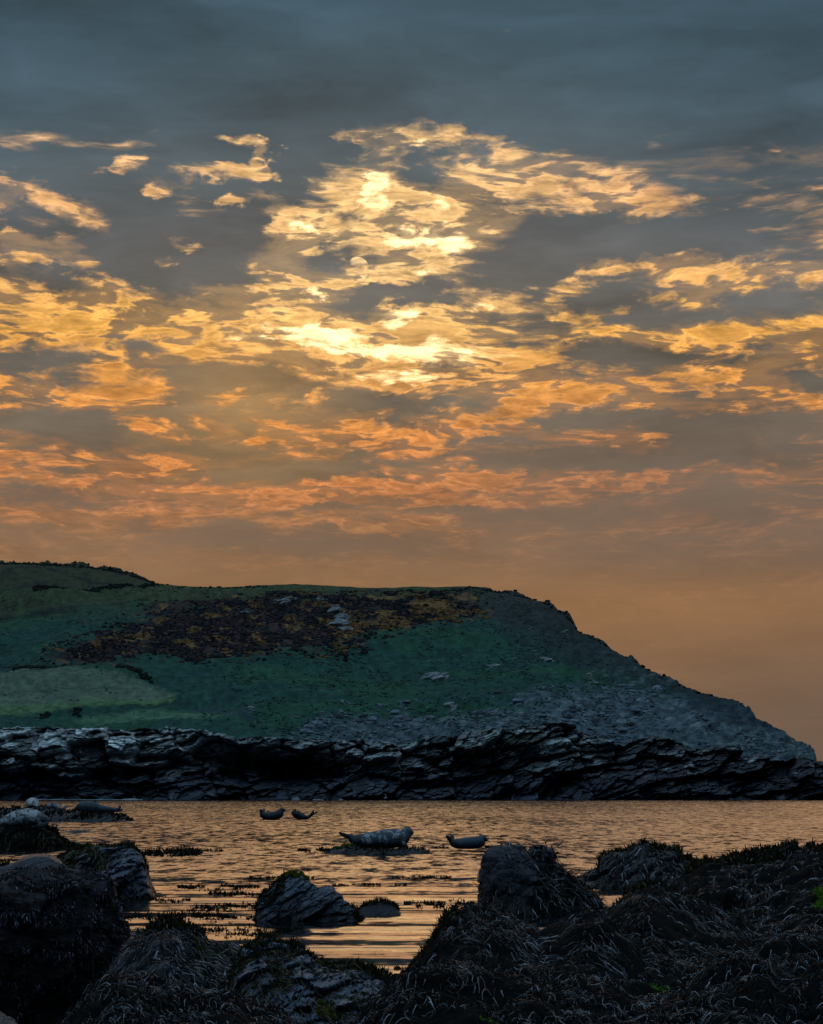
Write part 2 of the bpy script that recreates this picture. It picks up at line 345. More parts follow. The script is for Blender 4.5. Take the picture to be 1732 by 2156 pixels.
def rock_mat(name, dry, wet, tide=(0.5, 1.5), scale=1.0, rough=(0.55, 0.25), lichen=None, bumpd=0.02, attr=None, spec=0.5):
    """wet dark tide zone below, drier and paler lichened stone above; height is the real height over the water"""
    m, g, b = mat_new(name); P = geo(g)
    x, y, z = g.sep(P)
    n1 = g.noise(P, 1.3 * scale, 6.0, 0.6); n2 = g.noise(P, 9.0 * scale, 6.0, 0.65, 0.3)
    st = g.new('ShaderNodeMapping'); g.put(st.inputs[0], P); st.inputs['Rotation'].default_value = (0.15, 0.5, 0.1); st.inputs['Scale'].default_value = (1, 1, 6)
    n3 = g.noise(st.outputs[0], 2.2 * scale, 6.0, 0.65, 0.4)
    zz = g.math('MULTIPLY_ADD', g.math('SUBTRACT', n1, 0.5), (tide[1] - tide[0]) * 1.6, z)
    t = g.smooth(zz, tide[0], tide[1])
    c = g.mix(t, (*wet, 1), (*dry, 1))
    k = g.math('MULTIPLY_ADD', g.math('SUBTRACT', n3, 0.5), 3.4, 0.98); k = g.math('MAXIMUM', k, 0.12)
    c = g.mix(1.0, c, g.comb(k, k, k), 'MULTIPLY')
    k2 = g.math('MULTIPLY_ADD', g.math('SUBTRACT', n2, 0.5), 1.6, 1.0); k2 = g.math('MAXIMUM', k2, 0.2)
    c = g.mix(1.0, c, g.comb(k2, k2, k2), 'MULTIPLY')
    if lichen:
        lm = g.math('MULTIPLY', g.smooth(g.noise(P, 3.0 * scale, 8.0, 0.7), 0.56, 0.66), t)
        c = g.mix(g.math('MULTIPLY', lm, 0.7), c, (*lichen, 1))
    if attr:
        a2 = g.new('ShaderNodeAttribute'); a2.attribute_name = 'cell'; c = g.mix(1.0, c, a2.outputs['Color'], 'MULTIPLY')
        a = g.new('ShaderNodeAttribute'); a.attribute_name = attr
        c = g.mix(a.outputs['Alpha'], c, a.outputs['Color'])
    g.put(b.inputs['Base Color'], c)
    g.put(b.inputs['Roughness'], g.math('MULTIPLY_ADD', t, rough[0] - rough[1], rough[1]))
    b.inputs['Specular IOR Level'].default_value = spec
    v = g.new('ShaderNodeTexVoronoi', feature='DISTANCE_TO_EDGE'); g.put(v.inputs['Vector'], g.vmath('ADD', st.outputs[0], g.scale(g.noise(P, 2.0 * scale, 3, .5, out='Color'), 1.2)))
    v.inputs['Scale'].default_value = 1.6 * scale
    crack = g.math('MINIMUM', v.outputs['Distance'], 0.03)
    hh = g.math('MULTIPLY_ADD', crack, 5.0, g.math('MULTIPLY_ADD', n2, 0.8, g.math('MULTIPLY', n3, .7)))
    g.put(b.inputs['Normal'], bump(g, hh, 1.0, bumpd))
    return m

# ------------------------------------------------------------------ water
def water_mat():
    m, g, b = mat_new("sea_water"); P = geo(g); x, y, z = g.sep(P)
    b.inputs['Base Color'].default_value = (0.006, 0.012, 0.016, 1)
    b.inputs['IOR'].default_value = 1.33; b.inputs['Specular IOR Level'].default_value = 0.5
    far = g.smooth(y, 38.0, 66.0)
    def slope(sx, sy, sc, det, amp, rot=0.0, dist=0.2):
        mp = g.new('ShaderNodeMapping'); g.put(mp.inputs[0], P); mp.inputs['Scale'].default_value = (sx, sy, 1.0); mp.inputs['Rotation'].default_value = (0, 0, rot)
        return g.scale(g.vmath('SUBTRACT', g.noise(mp.outputs[0], sc, det, .6, dist, out='Color'), (.5, .5, .5)), amp)
    # open bay: fine chop plus wavelet groups that stay visible from afar
    a1 = slope(1.0, 1.0, 5.0, 3.0, 0.42); a2 = slope(1.0, 0.26, 2.8, 4.0, 0.54, .05); a3 = slope(.25, 0.10, .35, 3.0, 0.10, -.04)
    bay = g.vmath('ADD', g.vmath('ADD', a1, a2), a3)
    bay = g.vmath('ADD', bay, (0.0, -0.03, 0.0))
    # sheltered channel: long smooth wavelets
    s1 = slope(0.07, 1.0, .75, 2.0, 0.36, .03, .3); s2 = slope(.5, 1.0, 4.0, 3.0, 0.085)
    calm = g.vmath('ADD', g.vmath('ADD', s1, s2), (0.0, -0.035, 0.0))
    sl = g.vmath('ADD', g.scale(bay, g.math('MULTIPLY_ADD', far, .88, .12)), g.scale(calm, g.math('SUBTRACT', 1.0, far)))
    sl = g.vmath('MULTIPLY', sl, (1.0, 1.0, 0.0))
    nn = g.vmath('NORMALIZE', g.vmath('ADD', sl, (0.0, 0.0, 1.0)))
    g.put(b.inputs['Normal'], nn)
    b.inputs['Roughness'].default_value = 0.07
    return m
def build_water():
    ys = np.concatenate([np.geomspace(3, 420, 160), [700, 1500, 4000, 9000]])
    xs = np.concatenate([[-6000, -1500, -500], np.linspace(-150, 150, 61), [500, 1500, 6000]])
    X, Y = np.meshgrid(xs, ys)
    o = mesh_np("sea", np.stack([X.ravel(), Y.ravel(), X.ravel() * 0], 1), grid_faces(len(ys), len(xs)), water_mat())
    tag(o, "rippled sea water reflecting the orange evening sky", kind='structure')
build_water()
def build_seabed():
    m, g, b = mat_new("seabed_sand"); b.inputs['Base Color'].default_value = (0.02, 0.022, 0.02, 1); b.inputs['Roughness'].default_value = 0.9
    X, Y = np.meshgrid([-7000, 7000], [-200, 9000])
    o = mesh_np("seabed", np.stack([X.ravel(), Y.ravel(), X.ravel() * 0 - 0.9], 1), grid_faces(2, 2), m)
    tag(o, kind='structure')
build_seabed()

# ------------------------------------------------------------------ headland
SKY = [(-700,1230),(-300,1200),(-100,1188),(0,1185),(40,1184),(110,1186),(180,1191),(240,1200),(290,1213),(330,1229),(360,1232),(400,1235),(470,1236),(500,1235),(560,1231),(620,1230),(700,1233),(760,1237),(830,1238),
       (880,1235),(950,1235),(1000,1235),(1040,1243),(1090,1252),(1140,1267),(1170,1284),(1200,1306),(1215,1328),(1240,1340),(1290,1370),(1350,1403),(1400,1430),(1450,1450),(1500,1464),(1540,1478),(1580,1500),(1605,1528),
       (1650,1550),(1690,1572),(1712,1588),(1722,1625),(1740,1668),(1760,1690)]
def crest_d(px): return interp(px, [(-700,640),(0,600),(330,560),(700,520),(1000,500),(1200,470),(1400,425),(1600,385),(1720,368),(1800,366)])
BASE_D, BASE_Y = 352.0, 1606.0
def land_xyz(px, t):
    """t 0 at the shore, 1 at the crest, beyond 1 the far side"""
    Dc = crest_d(px); yc = interp(px, SKY)
    yb = np.maximum(BASE_Y, yc + 6)
    tt = np.clip(t, 0, 1)
    D = BASE_D + (Dc - BASE_D) * t ** 1.25
    gq = 1 - (1 - tt) ** 1.35
    y = yb + (yc - yb) * gq
    back = np.clip(t - 1, 0, None)
    x, Yw, z = at(px, y, D)
    z = z - back * back * 160 - back * 10
    return x, Yw, z, y
def land_t(px, y):
    """the t at which the hillside seen at (px, y) lies"""
    yc = interp(px, SKY); yb = np.maximum(BASE_Y, yc + 6)
    gq = np.clip((y - yb) / (yc - yb), 0, 0.999); return 1 - (1 - gq) ** (1 / 1.35)
HEATH = [(95,1402),(185,1385),(215,1345),(290,1310),(400,1283),(470,1268),(600,1248),(700,1250),(850,1257),(950,1266),(1010,1285),(1010,1300),(960,1312),(850,1330),(790,1352),(700,1375),(600,1385),(520,1400),(400,1404),(300,1416),(215,1420),(130,1412)]
def poly_sd(px, py, poly):
    """signed distance in pixels, positive inside"""
    P_ = np.array(poly, float); n = len(P_); ins = np.zeros(px.shape, bool); dm = np.full(px.shape, 1e9)
    for i in range(n):
        a, b = P_[i], P_[(i + 1) % n]
        c = ((a[1] > py) != (b[1] > py)) & (px < (b[0] - a[0]) * (py - a[1]) / (b[1] - a[1] + 1e-9) + a[0]); ins ^= c
        ab = b - a; t = np.clip(((px - a[0]) * ab[0] + (py - a[1]) * ab[1]) / (ab @ ab), 0, 1)
        dm = np.minimum(dm, np.hypot(px - a[0] - t * ab[0], py - a[1] - t * ab[1]))
    return np.where(ins, dm, -dm)
def land_detail(px, t, x, Yw, z, y):
    P_ = np.stack([x, Yw, z * 1.3], 1)
    amp = 0.30 + 0.5 * sstep(y, 1480, 1560) + 0.8 * sstep(px, 1150, 1400)
    dz = (fbm(P_ / 26, 4, 3) * 3.0 + ridged(P_ / 34, 3, 13) * 1.2) * sstep(t, 0, .2) * (1 - sstep(t, .8, 1)) + fbm(P_ / 5.0, 5, 7, .6) * amp * .7
    # crags of the eastern spur and along its skyline
    spur = sstep(px, 1040, 1250)
    Q = np.stack([x * 0.86 + z * 0.5, Yw, (z * 0.86 - x * 0.5) * 2.6], 1)
    w = worley(Q / 5.0, 5)
    crag = sstep(y, 1462, 1500) * sstep(px, 1440, 1520) * sstep(1580 + (px - 1500) * .2 - y, 0, 30)
    dz = dz + spur * (w[2] - 0.5 - w[3][:, 2] * .5) * (0.15 + .5 * crag) + spur * fbm(P_ / 1.5, 3, 21, .6) * 0.35
    rim = np.exp(-((t - 1) / 0.035) ** 2) * (sstep(px, 980, 1060) + sstep(330 - px, 0, 40))
    dz = dz + rim * (np.maximum(0, fbm(np.stack([x / 3.6, Yw / 8, x * 0], 1), 4, 31, .6)) * 1.9 - .1)
    return dz
def land_color(px, y, x, Yw, z):
    n = len(px); P_ = np.stack([px / 60, y / 16, px * 0], 1)
    f1 = fbm(P_, 5, 40, .6); f2 = fbm(P_ * 4, 4, 44, .6); f3 = fbm(np.stack([px / 200, y / 30, px * 0], 1), 3, 48)
    C = lambda *c: np.array(c, float)
    def mixc(a, b, m): return a * (1 - m[:, None]) + b * m[:, None]
    col_ = np.tile(C(0.042, 0.118, 0.088), (n, 1))
    col_ = mixc(col_, C(0.040, 0.105, 0.090), sstep(f1, -.1, .35))
    col_ = mixc(col_, C(0.046, 0.140, 0.075), sstep(f3, .05, .4) * .7)
    # brown-green top and left hill
    top = sstep(1330 - y + f1 * 30, 0, 70)
    col_ = mixc(col_, C(0.105, 0.125, 0.050), top * .8)
    col_ = mixc(col_, C(0.070, 0.070, 0.055), top * sstep(f1, 0, .4) * .7)
    hill = sstep(1262 - y - px * .07, -6, 8) * sstep(360 - px, 0, 30)
    col_ = mixc(col_, C(0.085, 0.085, 0.050), hill * (.6 + .4 * sstep(f2, -.2, .3)))
    col_ = mixc(col_, C(0.045, 0.05, 0.045), hill * sstep(f1, .1, .4))
    # right side of the top: heather brown
    col_ = mixc(col_, C(0.060, 0.070, 0.070), sstep(px, 900, 1080) * sstep(1330 - y + (px - 1000) * .35, -20, 60) * .9)
    # pale stubble fields on the left
    for poly, cc, e in [([(-300,1438),(-100,1432),(100,1424),(200,1432),(300,1452),(395,1480),(330,1492),(180,1502),(60,1508),(-300,1520)], C(0.20,0.26,0.18), 10),
                        ([(-300,1492),(60,1490),(200,1484),(400,1482),(330,1496),(150,1504),(30,1513),(-300,1520)], C(0.15,0.26,0.11), 5),
                        ([(110,1520),(200,1509),(330,1500),(430,1503),(520,1530),(420,1535),(200,1533)], C(0.14,0.27,0.16), 8),
                        ([(380,1500),(440,1490),(500,1502),(560,1540),(470,1530)], C(0.05,0.10,0.10), 6)]:
        m = sstep(poly_sd(px, y, poly) + f2 * 5, 0, e) * (0.85 + .3 * f1)
        col_ = mixc(col_, cc, np.clip(m, 0, 1))
    # darker strips: hedges, ditch, track edges
    for pts, wd in [([(-300,1430),(-20,1420),(60,1426),(120,1422),(240,1432),(320,1446)], 3.5), ([(140,1507),(250,1499),(400,1490),(430,1482)], 3.5), ([(-300,1300),(0,1296),(200,1284),(330,1272)], 2.0)]:
        yy = interp(px, pts); inx = (px > pts[0][0]) & (px < pts[-1][0])
        m = np.exp(-((y - yy - f2 * 4) / wd) ** 2) * inx * sstep(f1, -.35, .1)
        col_ = mixc(col_, C(0.03, 0.055, 0.05), m * .85)
    for cx, cy in [(40,1428),(60,1432),(85,1436),(98,1425)]:
        col_ = mixc(col_, C(0.02, 0.04, 0.035), np.exp(-((px - cx) / 16) ** 2 - ((y - cy) / 3.5) ** 2))
    # sheep tracks and old field lines, thin and broken
    for pts in [[(380,1420),(560,1408),(760,1392),(900,1372),(1040,1362)],[(330,1450),(500,1440),(700,1436),(880,1424),(1020,1410)],[(560,1470),(760,1462),(940,1462),(1080,1440)],[(0,1330),(180,1318),(330,1296),(450,1272)],[(-60,1385),(60,1372),(180,1350)],[(330,1240),(520,1250),(640,1243),(900,1246)],[(1000,1300),(1080,1330),(1140,1372),(1200,1400)],[(0,1472),(120,1462),(260,1468)]]:
        yy = interp(px, pts) + f3 * 5; inx = (px > pts[0][0]) & (px < pts[-1][0])
        col_ = mixc(col_, C(0.026, 0.05, 0.05), np.exp(-((y - yy) / 1.3) ** 2) * inx * sstep(f2, -.4, .2) * .6)
        col_ = mixc(col_, C(0.10, 0.17, 0.11), np.exp(-((y - yy - 2.6) / 1.2) ** 2) * inx * sstep(f2, -.2, .4) * .5)
    # heath
    hs = sstep(poly_sd(px, y, HEATH) + f2 * 30 + f1 * 26, -10, 16)
    hc = np.tile(C(0.026, 0.028, 0.032), (n, 1)); oc = fbm(np.stack([px / 34, y / 9, px * 0], 1), 3, 210) + .35 * fbm(np.stack([px / 150, y / 60, px * 0], 1), 2, 215)
    hc = mixc(hc, C(0.21, 0.115, 0.055), sstep(oc + f2 * .35, .05, .3)); hc = mixc(hc, C(0.30, 0.165, 0.06), sstep(oc + f2 * .4, .34, .5)); hc = mixc(hc, C(0.085, 0.052, 0.048), sstep(-oc + f2 * .3, .1, .3))
    col_ = mixc(col_, hc, hs * .95)
    # grey stone and scree: lower slope and the eastern spur
    rk = sstep(y - interp(px, [(-700,1700),(500,1580),(620,1545),(700,1520),(850,1505),(960,1508),(1050,1495),(1150,1460),(1250,1440),(1400,1450),(1600,1500),(1720,1540)]) + f1 * 34 + f2 * 22, -10, 36)
    rk = np.maximum(rk, 0.30 * sstep(px - 1200 + (y - 1400) * .8 + f1 * 120, 0, 200) * sstep(f2, -.15, .3))
    stone = mixc(np.tile(C(0.17, 0.22, 0.25), (n, 1)), C(0.09, 0.12, 0.145), sstep(fbm(np.stack([px / 18 + y / 16, y / 6 - px / 40, px * 0], 1), 5, 60, .7), -.15, .3))
    stone = mixc(stone, C(0.36, 0.38, 0.36), sstep(f2, .22, .5) * .6)
    col_ = mixc(col_, stone, rk * .8)
    crag = sstep(px, 1400, 1490) * sstep(y - interp(px, [(1400,1440),(1500,1466),(1600,1520),(1720,1590)]), -10, 6) * sstep(interp(px, [(1400,1450),(1450,1500),(1520,1535),(1580,1545),(1660,1562),(1720,1590)]) - y + f1 * 16, -3, 10)
    col_ = mixc(col_, C(0.030, 0.040, 0.055), np.clip(crag * (.55 + f2), 0, .92))
    k = 1 + f2 * .5 + fbm(np.stack([px / 7, y / 2.2, px * 0], 1), 3, 77, .6) * .4
    return np.clip(col_ * k[:, None], 0.004, 1)
def land_mat():
    m, g, b = mat_new("headland_turf"); P = geo(g)
    a = g.new('ShaderNodeAttribute'); a.attribute_name = 'cover'
    n1 = g.noise(P, 0.9, 6.0, 0.65); n2 = g.noise(P, 4.0, 4.0, 0.65)
    k = g.math('MULTIPLY_ADD', g.math('SUBTRACT', n1, 0.5), 1.3, g.math('MULTIPLY_ADD', g.math('SUBTRACT', n2, 0.5), 0.8, 1.0))
    k = g.math('MAXIMUM', k, 0.2)
    g.put(b.inputs['Base Color'], g.mix(1.0, a.outputs['Color'], g.comb(k, k, k), 'MULTIPLY'))
    b.inputs['Roughness'].default_value = 0.95; b.inputs['Specular IOR Level'].default_value = 0.1
    g.put(b.inputs['Normal'], bump(g, g.math('ADD', n1, g.math('MULTIPLY', n2, .4)), 1.0, 0.5))
    return m
def build_headland():
    pxs = np.concatenate([np.arange(-700, -60, 10), np.arange(-60, 1766, 2.0)])
    ts = np.concatenate([np.linspace(0, 1, 200), np.linspace(1.008, 1.12, 12), np.linspace(1.17, 1.7, 12)])
    T, PX = np.meshgrid(ts, pxs, indexing='ij'); px = PX.ravel(); t = T.ravel()
    x, Yw, z, y = land_xyz(px, t)
    dz = land_detail(px, t, x, Yw, z, y)
    cc = land_color(px, y, x, Yw, z)
    z = z + dz
    A = np.concatenate([cc, np.ones((len(cc), 1))], 1)
    o = mesh_np("headland", np.stack([x, Yw, z], 1), grid_faces(len(ts), len(pxs)), land_mat(), attrs={'cover': A})
    tag(o, "green headland with pale fields, heath and scree falling to the sea", kind='structure')
build_headland()

# ------------------------------------------------------------------ sea cliffs at the foot of the headland
CL_TOP = [(-700,1515),(-200,1528),(0,1530),(60,1531),(110,1530),(200,1537),(300,1530),(380,1532),(420,1541),(470,1549),(540,1552),(600,1556),(640,1560),(700,1562),(760,1560),(820,1566),(870,1566),(885,1556),(910,1550),(950,1546),(1000,1543),
          (1060,1532),(1110,1524),(1160,1519),(1190,1524),(1240,1546),(1280,1561),(1320,1570),(1345,1556),(1375,1549),(1410,1552),(1440,1560),(1465,1582),(1490,1576),(1515,1570),(1545,1573),(1565,1592),(1600,1590),(1625,1598),
          (1650,1603),(1690,1588),(1712,1592),(1732,1598),(1780,1605),(1850,1625),(1950,1650),(2100,1672),(2200,1684)]
def build_cliff():
    pxs = np.concatenate([np.arange(-700, -60, 6), np.arange(-60, 1800, 1.55), np.arange(1802, 2200, 8)])
    vs = np.concatenate([np.linspace(-0.06, 1.0, 150), np.linspace(1.02, 1.5, 16)])
    Vv, PX = np.meshgrid(vs, pxs, indexing='ij'); px = PX.ravel(); v = Vv.ravel()
    xw = xat(px, 338.0)
    Df = 331.0 + interp(px, [(-700,-14),(0,-4),(300,0),(900,2),(1500,0),(1732,-6),(2200,-20)]) + fbm(np.stack([xw / 9, xw * 0, xw * 0], 1), 3, 70) * 2.0
    ytop = interp(px, CL_TOP) + fbm(np.stack([xw / 1.6, xw * 0, xw * 0 + 3], 1), 4, 71, .6) * 6
    D = Df + 13.0 * np.clip(v, 0, 1) ** 1.25 + np.clip(v - 1, 0, 1) * 44
    ztop = zat(px, ytop, Df + 13.0)
    z = np.where(v <= 1, ztop * v, ztop - (v - 1) ** 1.3 * 9.0)
    x = xat(px, D)
    # strata dip to the lower left: work in a frame along / across the beds
    th = np.radians(interp(px, [(-700,14),(400,16),(900,19),(1100,24),(1800,27)]))
    al = x * np.cos(th) + z * np.sin(th); ac = -x * np.sin(th) + z * np.cos(th)
    wq = fbm(np.stack([al / 9, ac / 5, D / 9], 1), 3, 75) * .8
    k_ = interp(px, [(-700,0),(500,0),(1000,1),(2200,1)])
    S = np.stack([al / (5.0 + .3 * k_) + wq * .3, D / 6.0, ac / (3.6 - .5 * k_) + wq * .35], 1)
    w1 = worley(S, 80); w2 = worley(S * 2.3 + 5, 90); w3 = worley(S * 5.6 + 9, 95)
    blk = (w1[2] - 0.5) * 4.2 - w1[3][:, 2] * 2.4 + (w2[2] - 0.5) * 1.8 - w2[3][:, 2] * 1.1 + (w3[2] - .5) * .6 - w3[3][:, 2] * .4
    crev = -np.exp(-((w1[1] - w1[0]) / 0.08) ** 2) * 1.2 - np.exp(-((w2[1] - w2[0]) / 0.10) ** 2) * .25
    big = fbm(np.stack([x / 16, z / 5 - x / 60, D * 0], 1), 4, 99) * 6.5
    fade = sstep(v, -.06, .05) * (1 - .55 * sstep(v, .96, 1.15))
    push = (blk + crev + big) * fade
    # cave-like undercuts
    for cx, cy, rx, ry, dep in [(500,1605,110,26,9),(650,1628,140,24,9),(80,1566,10,34,7.0),(300,1598,80,9,5),(1380,1620,60,26,6),(1130,1590,60,18,4),(1300,1606,40,22,4),(1050,1615,60,16,4),(860,1655,55,12,5),(200,1628,90,8,4),(1480,1622,40,20,4),(960,1600,50,12,4)]:
        yy = YH - (z - CAM_H) * F / D
        push = push - dep * np.exp(-((px - cx) / rx) ** 2 - ((yy - cy) / ry) ** 2) * fade
    D2 = D - push * 1.15; z2 = z + (blk * .10 + fbm(np.stack([x / .8, D / .8, z / .8], 1), 3, 101, .6) * .16) * fade
    x2 = x + fbm(np.stack([x / 1.5, z / 1.5, D / 3], 1), 3, 103) * .35
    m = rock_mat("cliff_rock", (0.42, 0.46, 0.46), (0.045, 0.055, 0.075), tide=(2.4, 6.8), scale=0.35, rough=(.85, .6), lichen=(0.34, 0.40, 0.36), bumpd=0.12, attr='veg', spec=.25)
    # scrubby green ledges on the eastern half
    yy = YH - (z - CAM_H) * F / D
    P_ = np.stack([px / 22, yy / 9, px * 0], 1)
    vg = sstep(fbm(P_, 4, 110, .65) + .10, 0.0, .3) * np.exp(-((px - 1090) / 110) ** 2 - ((yy - 1556) / 26) ** 2) * .9
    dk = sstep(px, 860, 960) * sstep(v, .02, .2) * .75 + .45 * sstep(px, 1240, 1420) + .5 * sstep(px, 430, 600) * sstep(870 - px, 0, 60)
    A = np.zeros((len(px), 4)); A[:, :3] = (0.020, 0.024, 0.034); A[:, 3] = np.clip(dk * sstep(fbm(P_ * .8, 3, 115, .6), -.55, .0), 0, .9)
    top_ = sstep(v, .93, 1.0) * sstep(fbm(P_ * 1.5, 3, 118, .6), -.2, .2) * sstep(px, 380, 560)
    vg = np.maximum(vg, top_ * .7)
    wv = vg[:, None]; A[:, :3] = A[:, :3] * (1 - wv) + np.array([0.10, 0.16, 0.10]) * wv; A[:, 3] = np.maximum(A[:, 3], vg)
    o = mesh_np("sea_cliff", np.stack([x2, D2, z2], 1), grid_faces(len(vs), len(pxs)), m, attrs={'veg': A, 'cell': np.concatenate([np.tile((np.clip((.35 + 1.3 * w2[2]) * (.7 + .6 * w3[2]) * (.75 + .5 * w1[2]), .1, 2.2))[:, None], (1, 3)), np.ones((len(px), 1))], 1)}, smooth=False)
    tag(o, "dark layered rock cliff rising from the water below the headland", kind='structure')
build_cliff()
#@@FORE

# ------------------------------------------------------------------ gorse and heather on the slope
def ico():
    t = (1 + 5 ** .5) / 2
    v = np.array([(-1,t,0),(1,t,0),(-1,-t,0),(1,-t,0),(0,-1,t),(0,1,t),(0,-1,-t),(0,1,-t),(t,0,-1),(t,0,1),(-t,0,-1),(-t,0,1)], float)
    v /= np.linalg.norm(v[0])
    f = np.array([(0,11,5),(0,5,1),(0,1,7),(0,7,10),(0,10,11),(1,5,9),(5,11,4),(11,10,2),(10,7,6),(7,1,8),(3,9,4),(3,4,2),(3,2,6),(3,6,8),(3,8,9),(4,9,5),(2,4,11),(6,2,10),(8,6,7),(9,8,1)])
    return v, f
def land_point(px, y):
    t = land_t(px, y); x, Yw, z, yy = land_xyz(px, t); return x, Yw, z + land_detail(px, t, x, Yw, z, yy)
def tint_mat(name, rough=0.95, spec=0.1, scale=3.0, bumpd=0.1):
    m, g, b = mat_new(name); P = geo(g)
    a = g.new('ShaderNodeAttribute'); a.attribute_name = 'tint'
    n1 = g.noise(P, scale, 5.0, 0.65); k = g.math('MAXIMUM', g.math('MULTIPLY_ADD', g.math('SUBTRACT', n1, 0.5), 2.2, 1.0), 0.15)
    g.put(b.inputs['Base Color'], g.mix(1.0, a.outputs['Color'], g.comb(k, k, k), 'MULTIPLY'))
    b.inputs['Roughness'].default_value = rough; b.inputs['Specular IOR Level'].default_value = spec
    g.put(b.inputs['Normal'], bump(g, n1, 1.0, bumpd)); return m
def bushes(name, px, y, size, colr, rng, flat=0.5, m=None):
    x, Yw, z = land_point(px, y); V0, F0 = ico(); n = len(px)
    V = V0[None] * (1 + rng.uniform(-.38, .38, (n, 12, 1)))
    V = V * size[:, None, None] * np.array([1.1, 1.0, flat])[None, None]
    V = V + np.stack([x, Yw, z + size * flat * .35], 1)[:, None]
    Fc = (F0[None] + np.arange(n)[:, None, None] * 12).reshape(-1, 3)
    A = np.repeat(np.concatenate([colr, np.ones((n, 1))], 1), 12, 0)
    return mesh_np(name, V.reshape(-1, 3), Fc, m, attrs={'tint': A}, smooth=False)
def wrap(o, label, cat, group=None, part='foliage', name=None):
    """an Empty at the base of the mesh becomes the thing, the mesh its one uncountable part"""
    recenter(o); e = bpy.data.objects.new('tmp', None); col.objects.link(e); e.location = o.location; o.location = (0, 0, 0); o.parent = e
    n_ = name or o.name.split('.')[0]; o.name = part; e.name = n_; o['kind'] = 'stuff'; tag(e, label, cat, group); return e
BUSH = tint_mat("bush_foliage", scale=2.5, bumpd=0.25)
STONE = tint_mat("outcrop_stone", .85, .2, 2.0, .15)
def build_heath():
    rng = np.random.default_rng(4)
    n = 40000; px = rng.uniform(80, 1040, n); y = rng.uniform(1245, 1425, n)
    P_ = np.stack([px / 60, y / 16, px * 0], 1); f = fbm(P_, 3, 200); f2 = fbm(P_ * 2.2, 3, 205)
    keep = (rng.random(n) < .06 + .6 * sstep(poly_sd(px, y, HEATH) + f * 26 + f2 * 30, -8, 18)) & (poly_sd(px, y, HEATH) > -22) & (f2 > -.3)
    px, y, f, f2 = px[keep], y[keep], f[keep], f2[keep]; n = len(px)
    size = rng.uniform(.08, .36, n) * (1 + .4 * f)
    c = np.tile([0.034, 0.034, 0.040], (n, 1)) * rng.uniform(.5, 1.5, (n, 1))
    och = fbm(np.stack([px / 34, y / 9, px * 0], 1), 3, 210) + .35 * fbm(np.stack([px / 150, y / 60, px * 0], 1), 2, 215)
    m = (och > .16) & (rng.random(n) < .6); c[m] = np.array([0.22, 0.118, 0.056]) * rng.uniform(.4, 1.6, (m.sum(), 1))
    m2 = (och < -.1) & (rng.random(n) < .5); c[m2] = np.array([0.10, 0.06, 0.054]) * rng.uniform(.5, 1.5, (m2.sum(), 1))
    m3 = (och > .30) & (rng.random(n) < .5); c[m3] = np.array([0.30, 0.165, 0.06]) * rng.uniform(.6, 1.3, (m3.sum(), 1))
    o = bushes("heather_and_gorse", px, y, size, c, rng, .8, BUSH)
    tag(o, "dark heather and ochre gorse covering the upper slope", kind='stuff')
    # scrub elsewhere: hill line on the left, hedgerow, lone clumps
    def line(pts, k, spread):
        a = np.array(pts, float); seg = rng.integers(0, len(a) - 1, k); u = rng.random((k, 1))
        q = a[seg] * (1 - u) + a[seg + 1] * u; return q[:, 0], q[:, 1] + rng.normal(0, spread, k)
    hx, hy = line([(70,1262),(110,1257),(150,1251),(200,1247),(240,1242),(290,1238),(325,1235)], 380, 1.2)
    o = bushes("hedgerow", hx, hy, rng.uniform(.2, .5, len(hx)), np.tile([0.022, 0.028, 0.024], (len(hx), 1)), rng, .7, BUSH)
    wrap(o, "long dark hedgerow crossing the left hill below its crest", "hedge")
    for i, (pts, k, lab) in enumerate([([(30,1432),(100,1429)], 24, "dark row of scrub at the top edge of the pale stubble field"),
                                       ([(85,1515),(100,1511)], 8, "small dark bush on the lower edge of the pale fields"),
                                       ([(155,1509),(168,1506)], 8, "dark bush standing on the strip between the two pale fields"),
                                       ([(330,1402),(480,1412)], 40, "scattered dark scrub just below the heath"),
                                       ([(245,1437),(320,1452)], 30, "dark scrub running down from the pale field's upper corner")]):
        bx, by = line(pts, k * 2, 2.4); k = k * 2
        o = bushes("scrub_bush", bx, by, rng.uniform(.15, .5, k), np.tile([0.022, 0.034, 0.028], (k, 1)), rng, .7, BUSH)
        wrap(o, lab, "bush", "scrub bushes on the headland")
    # rough tufts along the skyline of the left hill and the east shoulder
    k = 760; sx = np.concatenate([rng.uniform(-60, 335, 480), rng.uniform(330, 560, 60), rng.uniform(980, 1300, 170), rng.uniform(1300, 1700, 50)])
    sy = interp(sx, SKY) + rng.uniform(.4, 5, k)
    o = bushes("skyline_scrub", sx, sy, rng.uniform(.10, .34, k), np.tile([0.030, 0.032, 0.022], (k, 1)) * rng.uniform(.5, 1.4, (k, 1)), rng, .8, BUSH)
    tag(o, "low rough scrub along the crest of the headland", kind='stuff')
build_heath()
